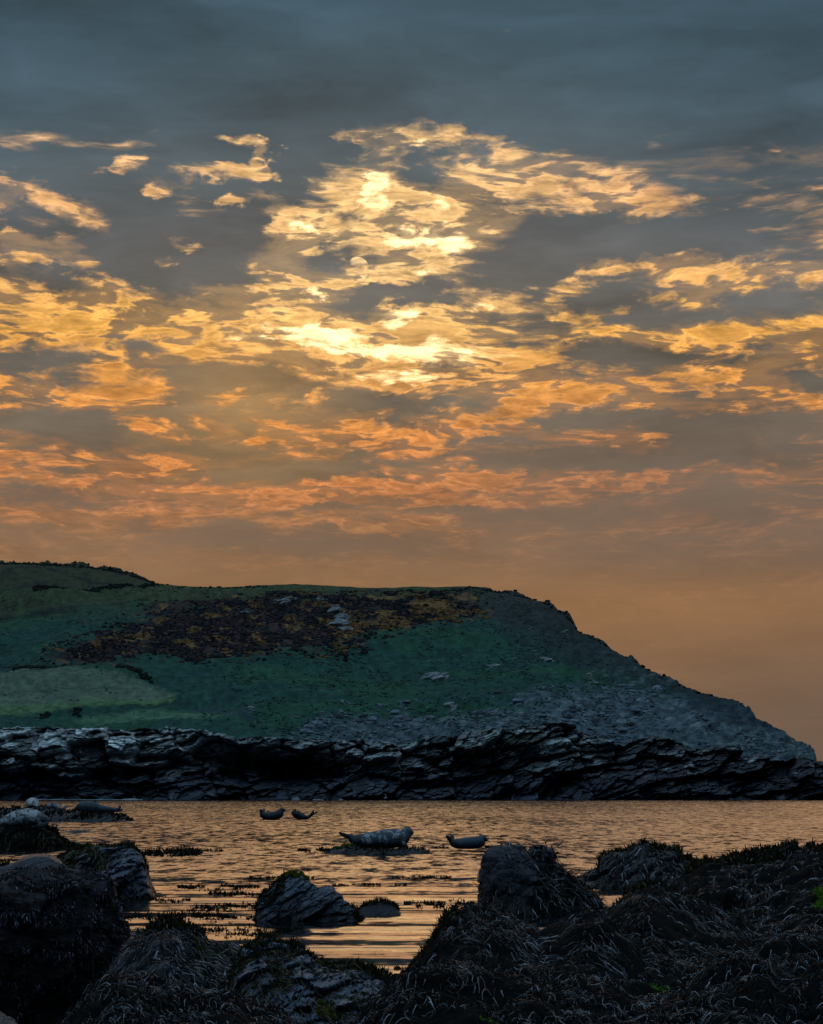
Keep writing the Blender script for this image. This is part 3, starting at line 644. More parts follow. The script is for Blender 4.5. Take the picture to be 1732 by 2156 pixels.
def build_scree():
    rng = np.random.default_rng(14); n = 16000
    px = rng.uniform(560, 1716, n); y = rng.uniform(1440, 1600, n)
    lim = interp(px, [(500,1590),(620,1552),(700,1528),(850,1512),(960,1514),(1050,1500),(1150,1462),(1250,1440),(1400,1452),(1600,1504),(1720,1560)])
    f = fbm(np.stack([px / 40 + y / 30, y / 12 - px / 80, px * 0], 1), 4, 400, .6)
    keep = (y - lim + f * 70 > 0) & (f > .02) & (rng.random(n) < .30 + .7 * sstep(f, .05, .3)) & (y > interp(px, SKY) + 3) & (y > interp(px, [(1380,1300),(1400,1460),(1450,1504),(1520,1540),(1580,1552),(1660,1570),(1720,1592)])); px, y, f = px[keep], y[keep], f[keep]; n = len(px)
    c = np.tile([.19, .235, .265], (n, 1)) * rng.uniform(.3, 1.35, (n, 1)) * (0.75 + f[:, None])
    o = bushes("scree", px, y, rng.uniform(.08, .32, n) * (1 + 1.6 * (rng.random(n) < .05)), c, rng, .6, STONE)
    tag(o, "grey stones and rock fragments spread over the lower slope and eastern spur", kind='stuff')
    n = 16000; px = rng.uniform(-60, 1300, n); y = rng.uniform(1240, 1560, n); f = fbm(np.stack([px / 50, y / 14, px * 0], 1), 4, 410, .6)
    keep = (f > .02) & (y > interp(px, SKY) + 4) & ~((px < 420) & (y > 1425) & (rng.random(n) < .85)) & (poly_sd(px, y, HEATH) < -6); px, y, f = px[keep], y[keep], f[keep]; n = len(px)
    c = np.tile([.040, .085, .066], (n, 1)) * rng.uniform(.4, 1.5, (n, 1)); c[rng.random(n) < .2] *= np.array([1.6, 1.1, .6])
    o = bushes("tussocks", px, y, rng.uniform(.06, .22, n), c, rng, .55, BUSH)
    tag(o, "tussocks of rough grass on the headland slope", kind='stuff')

def stone_cluster(name, px, y, wpx, hpx, k, d_off, mat_, seed, rot=0.0, lab=None):
    """an outcrop: k angular stones half sunk in the slope"""
    rng = np.random.default_rng(seed); V0, F0 = ico(); e = None
    for i in range(k):
        u = rng.normal(0, .38); w = rng.normal(0, .3)
        qx = px + wpx * .5 * (u * math.cos(rot) - w * math.sin(rot) * hpx / wpx); qy = y + wpx * .5 * u * math.sin(rot) + hpx * .5 * w
        x, D, z = land_point(np.array([qx]), np.array([qy])); s = rng.uniform(.35, 1.0) * 0.5 * (wpx * hpx) ** .5 / F * float(D[0]) * .62
        V = V0 * (1 + rng.uniform(-.3, .3, (12, 1))); V = np.round(V * 1.6) / 1.6 * .5 + V * .5
        V = V * s * np.array([1.5, 1.1, .62]); a = rng.uniform(-.4, .1); c_, s_ = math.cos(a), math.sin(a)
        V = np.stack([V[:, 0] * c_ + V[:, 2] * s_, V[:, 1], -V[:, 0] * s_ + V[:, 2] * c_], 1)
        if e is None:
            e = bpy.data.objects.new(name, None); col.objects.link(e); e.location = (x[0], D[0], z[0]); tag(e, lab, "rock outcrop", "rock outcrops on the headland")
        mesh_np("stone", V, F0, mat_, e, attrs={'tint': np.tile([*(np.array([.36, .40, .39]) * rng.uniform(.4, 1.15)), 1], (12, 1))}, smooth=False, loc=(x[0] - e.location[0], D[0] - e.location[1], z[0] + s * .15 - e.location[2]))
    return e
build_scree()
for i, a in enumerate([(922,1420,52,24,26,0.05,"pale cluster of stones alone on the green slope below the heath"),
    (600,1270,46,18,16,0.0,"grey rock showing at the top of the heath, left of centre"),(715,1318,52,30,26,0.55,"pale rocks breaking through the right half of the heath"),(680,1262,36,8,8,0.05,"flat grey stones along the upper edge of the heath"),
    (520,1304,34,10,9,0.1,"small grey stones in the middle of the heath"),(1150,1382,56,8,14,0.62,"diagonal line of stones on the eastern shoulder"),(1243,1420,48,8,10,0.6,"narrow diagonal rib of rock above the scree"),
    (1188,1340,22,8,5,0.2,"small pale stones just under the steep skyline"),(1115,1330,16,8,4,0.0,"two or three grey stones on the brown shoulder"),(950,1492,34,14,9,0.4,"stones at the foot of the green slope above the cliff"),
    (1040,1385,40,14,6,0.1,"faint stones in the turf right of the lone cluster"),(267,1428,9,5,3,0.0,"tiny white stone at the corner of the stubble field"),(618,1248,9,5,3,0.0,"single white stone standing at the top of the heath"),
    (450,1496,10,5,3,0.0,"small pale stone beside the ditch end of the fields"),(530,1518,26,14,8,0.3,"grey stones above the cliff right of the lower field")]):
    stone_cluster("rock_outcrop", a[0], a[1], a[2], a[3], a[4], 0, STONE, 300 + i, a[5], a[6])

# ------------------------------------------------------------------ shore rocks
B17 = float(ray(W / 2, 1700.0)[1])
def pxof(x, D): return W / 2 + x / D * B17 * F
class Mound:
    """a rock whose top follows a skyline at one distance, falling to the front and back; s -1 front foot, 0 crest, 1 back foot"""
    def __init__(m, pts, dc, df, db, zb=-0.25, pf=2.0, qf=0.8, step=3.0, rows=64, amp=0.05, sc_=0.4, blocky=0.0, seed=1, strat=(1, 1), drop=0.0):
        m.dc, m.df, m.db, m.zb = dc, df, db, zb
        m.x0, m.x1 = pts[0][0], pts[-1][0]
        m.px = np.arange(m.x0, m.x1 + step, step, dtype=float); m.s = np.concatenate([np.linspace(-1, 0, int(rows * .72)), np.linspace(0, 1, int(rows * .28))[1:]])
        S, PX = np.meshgrid(m.s, m.px, indexing='ij'); px, s = PX.ravel(), S.ravel()
        jit = fbm(np.stack([px / F * dc / sc_ * 1.3, s * 0, s * 0 + seed], 1), 4, seed) * amp * F / dc * .7
        zc = zat(px, interp(px, pts) + drop, dc) + jit * dc / F
        ends = np.minimum(px - m.x0, m.x1 - px) / (m.x1 - m.x0)
        prof = np.clip(1 - np.abs(s) ** pf, 0, 1) ** qf
        D = dc + np.where(s < 0, s * df, s * db)
        z = zb + (zc - zb) * prof; x = xat(px, D)
        P = np.stack([x, D, z], 1) / sc_
        n = fbm(P, 5, seed + 3, .55) * amp
        if blocky: n = n + (ridged(P * 1.7, 4, seed + 13, .55) - .35) * amp * .55 * min(blocky, 1.2)
        if blocky:
            Q = np.stack([(P[:, 0] * .85 + P[:, 2] * .5) * .55 * strat[0], P[:, 1] * .7, (P[:, 2] * .85 - P[:, 0] * .5) * 1.7 * strat[1]], 1)
            w1 = worley(Q * .8, seed + 7); w2 = worley(Q * 2.1, seed + 8); w3 = worley(Q * 5.0, seed + 9)
            n = n + blocky * amp * (((w1[2] - .5) * 1.5 - w1[3][:, 2] * 1.0) + .55 * ((w2[2] - .5) - w2[3][:, 2] * .9) + .22 * (w3[2] - .5 - w3[3][:, 2]) - np.exp(-((w1[1] - w1[0]) / .12) ** 2) * .6 - np.exp(-((w2[1] - w2[0]) / .10) ** 2) * .25)
        fade = sstep(prof, 0, .25)
        front = np.where(s < 0, np.abs(s), 0.0)
        rocky = 1.0 if blocky > 1.2 else 0.0
        m.z = (z + n * fade * ((.38 * (1 - front) ** 1.5 + .04) * rocky + (1 - .35 * front) * (1 - rocky))).reshape(S.shape)
        y2 = D - n * fade * (2.0 * front ** .5 * rocky + 1.3 * front * (1 - rocky)) * min(1.0, df / 1.0); x2 = x + fbm(P + 31, 3, seed + 5) * amp * .7 * fade
        m.V = np.stack([x2, y2, m.z.ravel()], 1); m.F = grid_faces(*S.shape); m.nr, m.nc = S.shape
    def sampler(m):
        def f(x, D):
            px = pxof(x, D); s = np.where(D < m.dc, (D - m.dc) / m.df, (D - m.dc) / m.db)
            ci = np.clip((px - m.px[0]) / (m.px[1] - m.px[0]), 0, m.nc - 1.001); ri = np.clip(np.interp(s, m.s, np.arange(m.nr)), 0, m.nr - 1.001)
            c0 = ci.astype(int); r0 = ri.astype(int); fc = ci - c0; fr = ri - r0
            z = (m.z[r0, c0] * (1 - fr) * (1 - fc) + m.z[r0 + 1, c0] * fr * (1 - fc) + m.z[r0, c0 + 1] * (1 - fr) * fc + m.z[r0 + 1, c0 + 1] * fr * fc)
            return np.maximum(z, 0.0)
        return f
def ribbons(name, P, Wd, up, mat_, parent=None, A=None):
    """P (n,k,3) centre lines, Wd (n,k) half widths, up (n,3) rough ribbon normal -> one mesh of flat tapering strips"""
    n, k, _ = P.shape
    T = np.gradient(P, axis=1); T /= np.linalg.norm(T, axis=2, keepdims=True) + 1e-9
    side = np.cross(T, up[:, None, :]); side /= np.linalg.norm(side, axis=2, keepdims=True) + 1e-9
    V = np.stack([P - side * Wd[..., None], P + side * Wd[..., None]], 2).reshape(-1, 3)
    base = (np.arange(n) * k * 2)[:, None] + (np.arange(k - 1) * 2)[None]
    Fc = np.stack([base, base + 1, base + 3, base + 2], -1).reshape(-1, 4)
    return mesh_np(name, V, Fc, mat_, parent, smooth=True)
def frond_lines(samp, x, D, rng, L, k=7, lift=.03, droop=1.0, curl=.5, wander=.5, floor=0.0):
    n = len(x); P = np.zeros((n, k, 3)); e = .04
    z = samp(x, D); P[:, 0] = np.stack([x, D, z], 1)
    ang = None; lf = rng.uniform(.1, 1, n) * lift; tw = rng.normal(0, curl, n)
    for i in range(1, k):
        gx = samp(x + e, D) - samp(x - e, D); gy = samp(x, D + e) - samp(x, D - e)
        a = np.arctan2(-gy, -gx); mg = np.hypot(gx, gy) / (2 * e)
        if ang is None: ang = np.where(mg > .08, a, rng.uniform(-3.14, 3.14, n)) + rng.normal(0, wander, n)
        else:
            dlt = (a - ang + np.pi) % (2 * np.pi) - np.pi; ang = ang + dlt * np.clip(mg, 0, 1) * .3 * droop + tw / k + rng.normal(0, .16, n)
        st = L / (k - 1); sl = 1 / np.sqrt(1 + np.clip(mg, 0, 3) ** 2)
        x = x + np.cos(ang) * st * sl; D = D + np.sin(ang) * st * sl
        zz = np.maximum(samp(x, D), floor) + lf * math.sin(math.pi * min(1, i / (k - 1) * .9 + .1)) + .004
        P[:, i] = np.stack([x, D, zz], 1)
    return P
def weed_on(m, name, n, rng, parent, mat_, L=(.10, .26), w=.0042, mask=None, lift=.03, wander=.5, sr=(-1, .35), fork=True, curl=.5):
    px = rng.uniform(m.x0, m.x1, n * 3); s = rng.uniform(*sr, n * 3)
    if mask is not None:
        keep = rng.random(n * 3) < mask(px, s); px, s = px[keep], s[keep]
    px, s = px[:n], s[:n]
    D = m.dc + np.where(s < 0, s * m.df, s * m.db); x = xat(px, D); samp = m.sampler()
    dens = fbm(np.stack([x / .22, D / .5, x * 0], 1), 3, 7)
    ok = (samp(x, D) > .015) & (rng.random(len(x)) < .14 + .86 * sstep(dens, -.22, .18)); x, D = x[ok], D[ok]; n = len(x)
    # tufts: gather neighbours so strands hang in locks
    Ls = rng.uniform(*L, n); P = frond_lines(samp, x, D, rng, Ls, lift=lift, wander=wander, curl=curl)
    k = P.shape[1]; tp = np.linspace(1, .35, k)[None]; Wd = np.tile(tp, (n, 1)) * w * rng.uniform(.6, 1.5, (n, 1))
    up = np.array([0, -.45, .9])[None] + rng.normal(0, .45, (n, 3))
    if fork:
        j = rng.random(n) < .6; Q = P[j].copy(); an = rng.normal(0, .5, j.sum()); h = k // 2
        rel = Q[:, h:] - Q[:, h:h + 1]; ca, sa = np.cos(an)[:, None], np.sin(an)[:, None]
        Q[:, h:, 0] = Q[:, h:h + 1, 0] + rel[..., 0] * ca - rel[..., 1] * sa; Q[:, h:, 1] = Q[:, h:h + 1, 1] + rel[..., 0] * sa + rel[..., 1] * ca
        Q[:, h:, 2] = np.maximum(samp(Q[:, h:, 0].ravel(), Q[:, h:, 1].ravel()).reshape(Q[:, h:, 0].shape) + .01, Q[:, h:, 2] - .03)
        P = np.concatenate([P, Q]); Wd = np.concatenate([Wd, Wd[j] * .85]); up = np.concatenate([up, up[j]])
    o = ribbons(name, P, Wd, up, mat_, parent); o['kind'] = 'stuff'; return o
def sprigs(name, base, rng, mat_, L=.06, w=.004, per=3, spread=.7, parent=None, k=4):
    """short upright forked blades from the given points"""
    B = np.repeat(base, per, 0); n = len(B); a = rng.uniform(0, 6.28, n); t = np.abs(rng.normal(0, spread, n))
    d = np.stack([np.cos(a) * np.sin(t), np.sin(a) * np.sin(t), np.cos(t)], 1); Ls = L * rng.uniform(.4, 1.3, n)
    u = np.linspace(0, 1, k)[None, :, None]
    P = B[:, None] + d[:, None] * Ls[:, None, None] * u + rng.normal(0, 1, (n, 1, 3)) * u ** 2 * .25 * L
    Wd = np.tile(np.array([.5, 1.0, .9, .4])[:k][None], (n, 1)) * w * rng.uniform(.6, 1.4, (n, 1))
    up = rng.normal(0, 1, (n, 3)) + np.array([0, -1.2, .2])
    o = ribbons(name, P, Wd, up, mat_, parent); o['kind'] = 'stuff'; return o
def weed_mat(name, stops, rough=(.28, .5), spec=.5):
    m, g, b = mat_new(name); gi = g.new('ShaderNodeNewGeometry'); r = gi.outputs['Random Per Island']
    c = g.ramp(r, stops); P = gi.outputs['Position']; n1 = g.noise(P, 25, 3, .6)
    g.put(b.inputs['Base Color'], g.mix(1.0, c, g.ramp(n1, [(.3, (.5,)*3), (.7, (1.3,)*3)]), 'MULTIPLY'))
    b.inputs['IOR'].default_value = 1.6
    g.put(b.inputs['Roughness'], g.math('MULTIPLY_ADD', g.math('FRACT', g.math('MULTIPLY', r, 17.0)), rough[1] - rough[0], rough[0]))
    g.put(b.inputs['Specular IOR Level'], g.math('MULTIPLY', g.smooth(r, .62, .95, .05, 1.0), spec))
    g.put(b.inputs['Normal'], bump(g, g.noise(P, 90, 2, .5), .6, .006)); return m
WEED = weed_mat("bladderwrack", [(0, (.002,.002,.002)), (.60, (.006,.006,.006)), (.86, (.024,.025,.028)), (.95, (.11,.12,.145)), (1, (.40,.45,.55))], (.18, .36), 1.0)  # palest stops paint blue-grey sky highlights into the strand colour
WEED_OL = weed_mat("olive_wrack", [(0, (.010,.010,.005)), (.5, (.030,.030,.010)), (1, (.075,.065,.015))], (.35, .6))
WEED_FAR = weed_mat("far_wrack", [(0, (.006,.006,.005)), (.6, (.018,.017,.010)), (1, (.045,.055,.018))], (.45, .7), .3)
MOSS = weed_mat("green_algae", [(0, (.05,.12,.008)), (.5, (.12,.28,.02)), (1, (.25,.42,.04))], (.5, .7), .3)
MOSS_Y = weed_mat("yellow_algae", [(0, (.06,.08,.010)), (.5, (.14,.16,.015)), (1, (.34,.30,.03))], (.5, .7), .3)
ROCK_N = rock_mat("shore_rock", (0.15, 0.18, 0.23), (0.014, 0.016, 0.022), tide=(-.05, .45), scale=3.0, rough=(.42, .22), lichen=(.26, .31, .34), bumpd=.035, spec=.6)
ROCK_D = rock_mat("dark_shore_rock", (0.034, 0.037, 0.055), (0.006, 0.006, 0.009), tide=(0, .6), scale=3.0, rough=(.36, .22), lichen=(.15, .16, .21), bumpd=.04, spec=.7)
ROCK_K = rock_mat("black_wet_rock", (0.013, 0.013, 0.018), (0.004, 0.004, 0.005), tide=(.5, 1.3), scale=4.0, rough=(.42, .35), lichen=(.09, .085, .12), bumpd=.04, spec=.45)
ROCK_B = rock_mat("weed_bed_rock", (0.006, 0.006, 0.006), (0.004, 0.004, 0.004), tide=(0, .6), scale=4.0, rough=(.8, .7), bumpd=.03, spec=.08)

def rock(name, label, cat, m, mat_, group=None):
    o = mesh_np(name, m.V, m.F, mat_, smooth=mat_ is ROCK_B); tag(o, label, cat, group); m.o = o; return recenter(o)
def child_weed(fn, m, *a, **kw):
    """build weed in world space, then hang it under its rock"""
    o = fn(*a, **kw); p = m.o; o.parent = p; o.matrix_parent_inverse = p.matrix_basis.inverted() if False else __import__('mathutils').Matrix.Translation(-p.location)
    return o
RG = "seaweed covered rocks on the shore"
rng = np.random.default_rng(11)

def add_weed(m, n, **kw):
    mt = kw.pop('mat_', WEED)
    o = weed_on(m, "seaweed", n, rng, None, mt, **kw); o.parent = m.o; o.location = -m.o.location; return o
def add_sprigs(m, pts_px, dc, n, L=.05, w=.004, mt=None, name="seaweed_tuft", s_rng=(-.12, .12), spread=.7, per=3):
    px = rng.uniform(pts_px[0], pts_px[1], n); s = rng.uniform(*s_rng, n); D = m.dc + np.where(s < 0, s * m.df, s * m.db); x = xat(px, D); z = m.sampler()(x, D)
    o = sprigs(name, np.stack([x, D, z - .005], 1), rng, mt or WEED_OL, L, w, per, spread); o.parent = m.o; o.location = -m.o.location; return o

# --- left back ledge with three seals
mA = Mound([(-160,1705),(-60,1702),(0,1703),(30,1700),(60,1698),(90,1700),(130,1705),(155,1709),(200,1711),(235,1712),(258,1717),(275,1722),(292,1729)], 131.5, 3.0, 2.2, step=1.6, rows=40, amp=.10, sc_=.8, blocky=.8, seed=21, qf=.6)
rock("shore_rock", "low far ledge at the left edge carrying three seals", "rock", mA, ROCK_D, RG)
add_sprigs(mA, (-60, 280), 0, 700, .12, .03, WEED_FAR, s_rng=(-.8, .1))
# --- left middle rock under the spotted seal
mB = Mound([(-160,1733),(-60,1734),(0,1735),(60,1737),(98,1741),(115,1750),(126,1765),(142,1778),(160,1786),(172,1793)], 72.5, 1.9, 1.5, step=1.4, rows=60, amp=.07, sc_=.5, blocky=.8, seed=23, pf=3.2, qf=.7)
rock("shore_rock", "dark hummock at the left edge with the spotted seal on top", "rock", mB, ROCK_B, RG)
add_weed(mB, 2500, L=(.15, .4), w=.014, mat_=WEED_FAR); add_sprigs(mB, (100, 170), 0, 260, .12, .02, WEED_FAR, s_rng=(-.3, .2))
# --- ledge under the big seal
mE = Mound([(668,1796),(690,1790),(705,1785),(725,1780),(745,1780),(770,1785),(800,1787),(850,1786),(872,1780),(890,1786),(905,1792),(915,1796)], 68.6, 1.0, .9, step=1.2, rows=44, amp=.04, sc_=.35, blocky=.8, seed=25, qf=.6)
rock("shore_rock", "low weedy ledge in mid water under the largest seal", "rock", mE, ROCK_D, RG)
add_sprigs(mE, (680, 905), 0, 300, .05, .010, WEED_FAR, s_rng=(-.6, .2))
add_sprigs(mE, (700, 745), 0, 200, .05, .012, MOSS, "green_algae", s_rng=(-.15, .15), spread=1.0)
# --- awash stones
for pts, d, lab in [([(126,1752),(145,1748),(165,1746),(185,1748),(200,1752)], 99.0, "flat dark stone just awash right of the spotted seal"),
                    ([(446,1724),(458,1721.5),(470,1723),(476,1725)], 138.0, "tiny dark stone awash between the far ledge and the pair of seals"),
                    ([(748,1920),(756,1912),(770,1903),(788,1898),(812,1896),(828,1902),(838,1912),(845,1922)], 36.2, "small weedy rock just right of the pointed rock")]:
    m = Mound(pts, d, .35 if d < 50 else .6, .3, step=1.2, rows=30, amp=.015 if d < 50 else .02, sc_=.2, blocky=.6, seed=int(d), zb=-.1)
    rock("shore_rock", lab, "rock", m, ROCK_D, RG)
    if d < 50: add_sprigs(m, (752, 840), 0, 220, .05, .006, WEED_OL, s_rng=(-.3, .3))
# --- pointed rock in the channel
mJ = Mound([(528,1945),(540,1915),(546,1892),(556,1877),(575,1866),(590,1853),(602,1842),(617,1836),(634,1838),(655,1850),(672,1860),(690,1864),(702,1872),(716,1885),(732,1900),(748,1915),(757,1930),(764,1946)], 34.6, .62, .7, step=1.3, rows=84, amp=.045, sc_=.28, blocky=1.7, seed=31, pf=1.8, qf=.9)
rock("shore_rock", "pointed blue-grey rock with a mossy cap standing alone in the channel", "rock", mJ, ROCK_N, RG)
add_sprigs(mJ, (540, 600), 0, 420, .05, .006, WEED_OL, s_rng=(-.5, .25))
add_sprigs(mJ, (592, 650), 0, 1500, .022, .004, MOSS_Y, "green_algae", s_rng=(-.12, .2), spread=1.0)
add_sprigs(mJ, (740, 764), 0, 120, .05, .006, WEED_OL, s_rng=(-.4, .25))
# --- left group behind the great boulder
mH = Mound([(-80,1885),(20,1850),(45,1831),(70,1822),(100,1815),(130,1806),(160,1793),(185,1785),(208,1779),(222,1780),(240,1783),(262,1779),(280,1783),(296,1794),(306,1812),(314,1838),(321,1860),(328,1876),(334,1896)], 42.0, 1.15, 1.0, step=1.5, rows=90, amp=.06, sc_=.36, blocky=1.6, seed=33, pf=3.0, qf=.75)
rock("shore_rock", "broad left rock with a weedy crown and a bare layered end", "rock", mH, ROCK_N, RG)
add_weed(mH, 3600, L=(.10, .28), w=.010, mat_=WEED_OL, mask=lambda px, s: np.where(px < 236, 1.0, np.where(s > -.12, 1.0, .04)))
add_sprigs(mH, (100, 312), 0, 900, .06, .008, WEED_OL, s_rng=(-.15, .1))
mH2 = Mound([(-140,1850),(-40,1832),(0,1822),(25,1813),(50,1804),(80,1799),(105,1802),(125,1812),(142,1830),(152,1855),(158,1885)], 37.5, 1.0, .8, step=1.5, rows=70, amp=.03, sc_=.5, blocky=.5, seed=35, pf=3, qf=.7)
rock("shore_rock", "smooth dark rounded rock behind the great left boulder", "rock", mH2, ROCK_D, RG)
add_sprigs(mH2, (-60, 20), 0, 200, .05, .008, WEED_OL, s_rng=(-.2, .1))
# --- great boulders lofted from the waterline up
def loft_boulder(parts, seed, mat_, name, label, amp=.05, sc_=.35, blocky=.6):
    VV, FF, off = [], [], 0
    for (edges, dc, dep, n_) in parts:
        e = np.array(edges, float); ys = np.linspace(e[0, 0], e[-1, 0], 90); xl = np.interp(ys, e[:, 0], e[:, 1]); xr = np.interp(ys, e[:, 0], e[:, 2])
        th = np.linspace(0, 2 * np.pi, 180, endpoint=False); c, s = np.cos(th), np.sin(th)
        ce = np.sign(c) * np.abs(c) ** (2 / n_); se = np.sign(s) * np.abs(s) ** (2 / n_)
        mid = (xl + xr) / 2; hw = (xr - xl) / 2 / F * dc; hwm = hw.max()
        cx = xat(mid, dc); z = zat(mid, ys, dc)
        X = cx[:, None] + hw[:, None] * ce[None]; Y = dc + (dep * (hw / hwm) ** .8)[:, None] * se[None]; Z = np.repeat(z[:, None], len(th), 1)
        P = np.stack([X.ravel(), Y.ravel(), Z.ravel()], 1)
        P0 = np.array([[cx.mean(), dc, z.mean()]]); nrm = P - P0; nrm[:, 2] *= .6; nrm /= np.linalg.norm(nrm, axis=1, keepdims=True)
        Q = P / sc_; n = fbm(Q, 5, seed, .55)
        R = np.stack([Q[:, 0] * .8 + Q[:, 2] * .4, Q[:, 1] * .8, (Q[:, 2] * .9 - Q[:, 0] * .35) * 1.5], 1)
        w1 = worley(R * .7, seed + 7); w2 = worley(R * 2.0, seed + 8); w3 = worley(R * 4.6, seed + 9)
        n = n + blocky * ((w1[2] - .5) * 1.3 + .5 * (w2[2] - .5) + .2 * (w3[2] - .5) - np.exp(-((w1[1] - w1[0]) / .14) ** 2) * .7 - np.exp(-((w2[1] - w2[0]) / .12) ** 2) * .3)
        n = n + (ridged(Q * 1.6, 4, seed + 13, .55) - .3) * .6
        P = P + nrm * n[:, None] * amp
        nc = len(th); r, cc = np.meshgrid(np.arange(len(ys) - 1), np.arange(nc), indexing='ij'); a = (r * nc + cc).ravel(); b = (r * nc + (cc + 1) % nc).ravel()
        top = len(P); P = np.concatenate([P, [[cx[0], dc, z[0] + .01]]])
        VV.append(P); FF.append(np.stack([a, a + nc, b + nc, b], 1) + off)
        k = np.arange(nc); FF.append(np.stack([k, (k + 1) % nc, np.full(nc, top), np.full(nc, top)], 1)[:, [0, 1, 2, 2]] + off)
        off += len(P)
    V = np.concatenate(VV); Fq = np.concatenate([f for f in FF if f.shape[1] == 4])
    q = Fq[Fq[:, 2] != Fq[:, 3]]; t = Fq[Fq[:, 2] == Fq[:, 3]][:, :3]
    t4 = np.concatenate([q[:, [0, 1, 2]], q[:, [0, 2, 3]], t])
    o = mesh_np(name, V, t4, mat_, smooth=False); return V, t4, o
def surf_sample(V, T, n, rng, mask=None):
    a, b, c = V[T[:, 0]], V[T[:, 1]], V[T[:, 2]]; nn = np.cross(b - a, c - a); ar = np.linalg.norm(nn, axis=1); nn = nn / (ar[:, None] + 1e-12)
    w = ar.copy()
    if mask is not None: w = w * mask((a + b + c) / 3, nn)
    i = rng.choice(len(T), n, p=w / w.sum()); u = rng.random(n); v = rng.random(n); f = u + v > 1; u[f] = 1 - u[f]; v[f] = 1 - v[f]
    return a[i] + (b[i] - a[i]) * u[:, None] + (c[i] - a[i]) * v[:, None], nn[i]
def hang_weed(name, V, T, n, rng, mat_, parent, L, w, mask=None, k=6, stiff=.5):
    """strands leaving the surface along its normal and falling down its side"""
    P0, N0 = surf_sample(V, T, n, rng, mask)
    flip = ((P0 - V.mean(0)) * N0).sum(1) < 0; N0[flip] *= -1
    Ls = rng.uniform(*L, n); P = np.zeros((n, k, 3)); P[:, 0] = P0; d = N0 * stiff + rng.normal(0, .35, (n, 3))
    tn = np.array([0, 0, -1.0])[None] - N0 * (-N0[:, 2:3]); 
    for i in range(1, k):
        d = d * .6 + tn * .55 + rng.normal(0, .12, (n, 3)); dd = d / (np.linalg.norm(d, axis=1, keepdims=True) + 1e-9)
        P[:, i] = P[:, i - 1] + dd * (Ls / (k - 1))[:, None]
    Wd = np.tile(np.linspace(1, .4, k)[None], (n, 1)) * w * rng.uniform(.6, 1.5, (n, 1))
    o = ribbons(name, P, Wd, N0 + rng.normal(0, .3, (n, 3)), mat_); o['kind'] = 'stuff'; o.parent = parent; o.location = -parent.location; return o
VK, TK, oK = loft_boulder([([(1772,1060,1078),(1775,1048,1090),(1780,1037,1100),(1787,1027,1107),(1797,1018,1114),(1808,1010,1120),(1820,1006,1128),(1835,1005,1140),(1855,1004,1155),(1870,1010,1172),(1885,1014,1182),(1900,1006,1190),(1915,994,1200),(1935,992,1205),(1960,988,1210)], 36.0, .80, 2.05),
                           ([(1779,1126,1146),(1784,1116,1158),(1792,1112,1166),(1802,1110,1172),(1815,1105,1166),(1830,1100,1180),(1850,1095,1205),(1868,1090,1230),(1884,1085,1250),(1900,1080,1262),(1920,1080,1272),(1950,1080,1276)], 36.6, .72, 2.2)], 51, ROCK_D, "shore_boulder", "", .06, .34, .8)
tag(oK, "tall two-headed boulder with a weed skirt, right of centre", "boulder"); recenter(oK)
hang_weed("seaweed", VK, TK, 2600, rng, WEED, oK, (.10, .34), .009, lambda c, n: (c[:, 1] < 36.5) * np.where(pxof(c[:, 0], c[:, 1]) > 1118, 1.0, .015) + .002)
hang_weed("seaweed", VK, TK, 900, rng, WEED, oK, (.06, .2), .008, lambda c, n: (c[:, 1] < 36.5) * (c[:, 2] < .35) + .01)
VI, TI, oI = loft_boulder([([(1828,40,100),(1834,10,150),(1842,-20,190),(1856,-70,218),(1876,-110,238),(1905,-140,252),(1940,-160,259),(1975,-165,258),(2010,-165,247),(2050,-165,228),(2090,-165,206),(2130,-165,190),(2180,-160,172),(2260,-150,150)], 15.2, .55, 2.4)], 61, ROCK_K, "shore_boulder", "", .050, .20, .8)
tag(oI, "huge near black boulder filling the lower left corner", "boulder"); recenter(oI)
hang_weed("seaweed", VI, TI, 15000, rng, weed_mat("purple_wrack", [(0, (.008,.007,.010)), (.5, (.012,.011,.016)), (.8, (.06,.058,.085)), (1, (.30,.30,.38))]), oI, (.010, .036), .0026,
          lambda c, n: (c[:, 1] < 15.4) * np.clip(sstep(fbm(c / .10, 4, 66), -.05, .22) * (.10 + sstep(c[:, 2], .6, 1.1)), 0, 1) + .012, stiff=1.3)
# --- right-hand mounds
mL = Mound([(1214,1848),(1230,1842),(1256,1832),(1262,1812),(1275,1800),(1292,1792),(1318,1787),(1335,1777),(1352,1773),(1368,1782),(1400,1785),(1425,1794),(1445,1806),(1470,1822),(1500,1835),(1540,1850),(1600,1870)], 47.0, 1.9, 1.3, step=1.7, rows=80, amp=.07, sc_=.45, blocky=.9, seed=41, pf=2.6, qf=.8)
rock("shore_rock", "weedy hump standing in the water behind the two-headed boulder's right", "rock", mL, ROCK_D, RG)
add_weed(mL, 4200, L=(.12, .4), w=.010, mat_=WEED); add_sprigs(mL, (1225, 1480), 0, 700, .10, .010, WEED_OL, s_rng=(-.2, .15))
mM = Mound([(1395,1880),(1420,1850),(1455,1822),(1475,1812),(1500,1804),(1520,1797),(1545,1796),(1575,1799),(1610,1803),(1640,1803),(1655,1796),(1672,1785),(1692,1778),(1704,1773),(1732,1777),(1800,1772),(1900,1790),(2050,1840)], 34.0, 9.0, 2.5, step=2.0, rows=120, amp=.10, sc_=.55, blocky=.8, seed=43, pf=1.5, qf=1.0)
rock("shore_rock", "large weed draped bank rising at the right edge", "rock", mM, ROCK_B, RG)
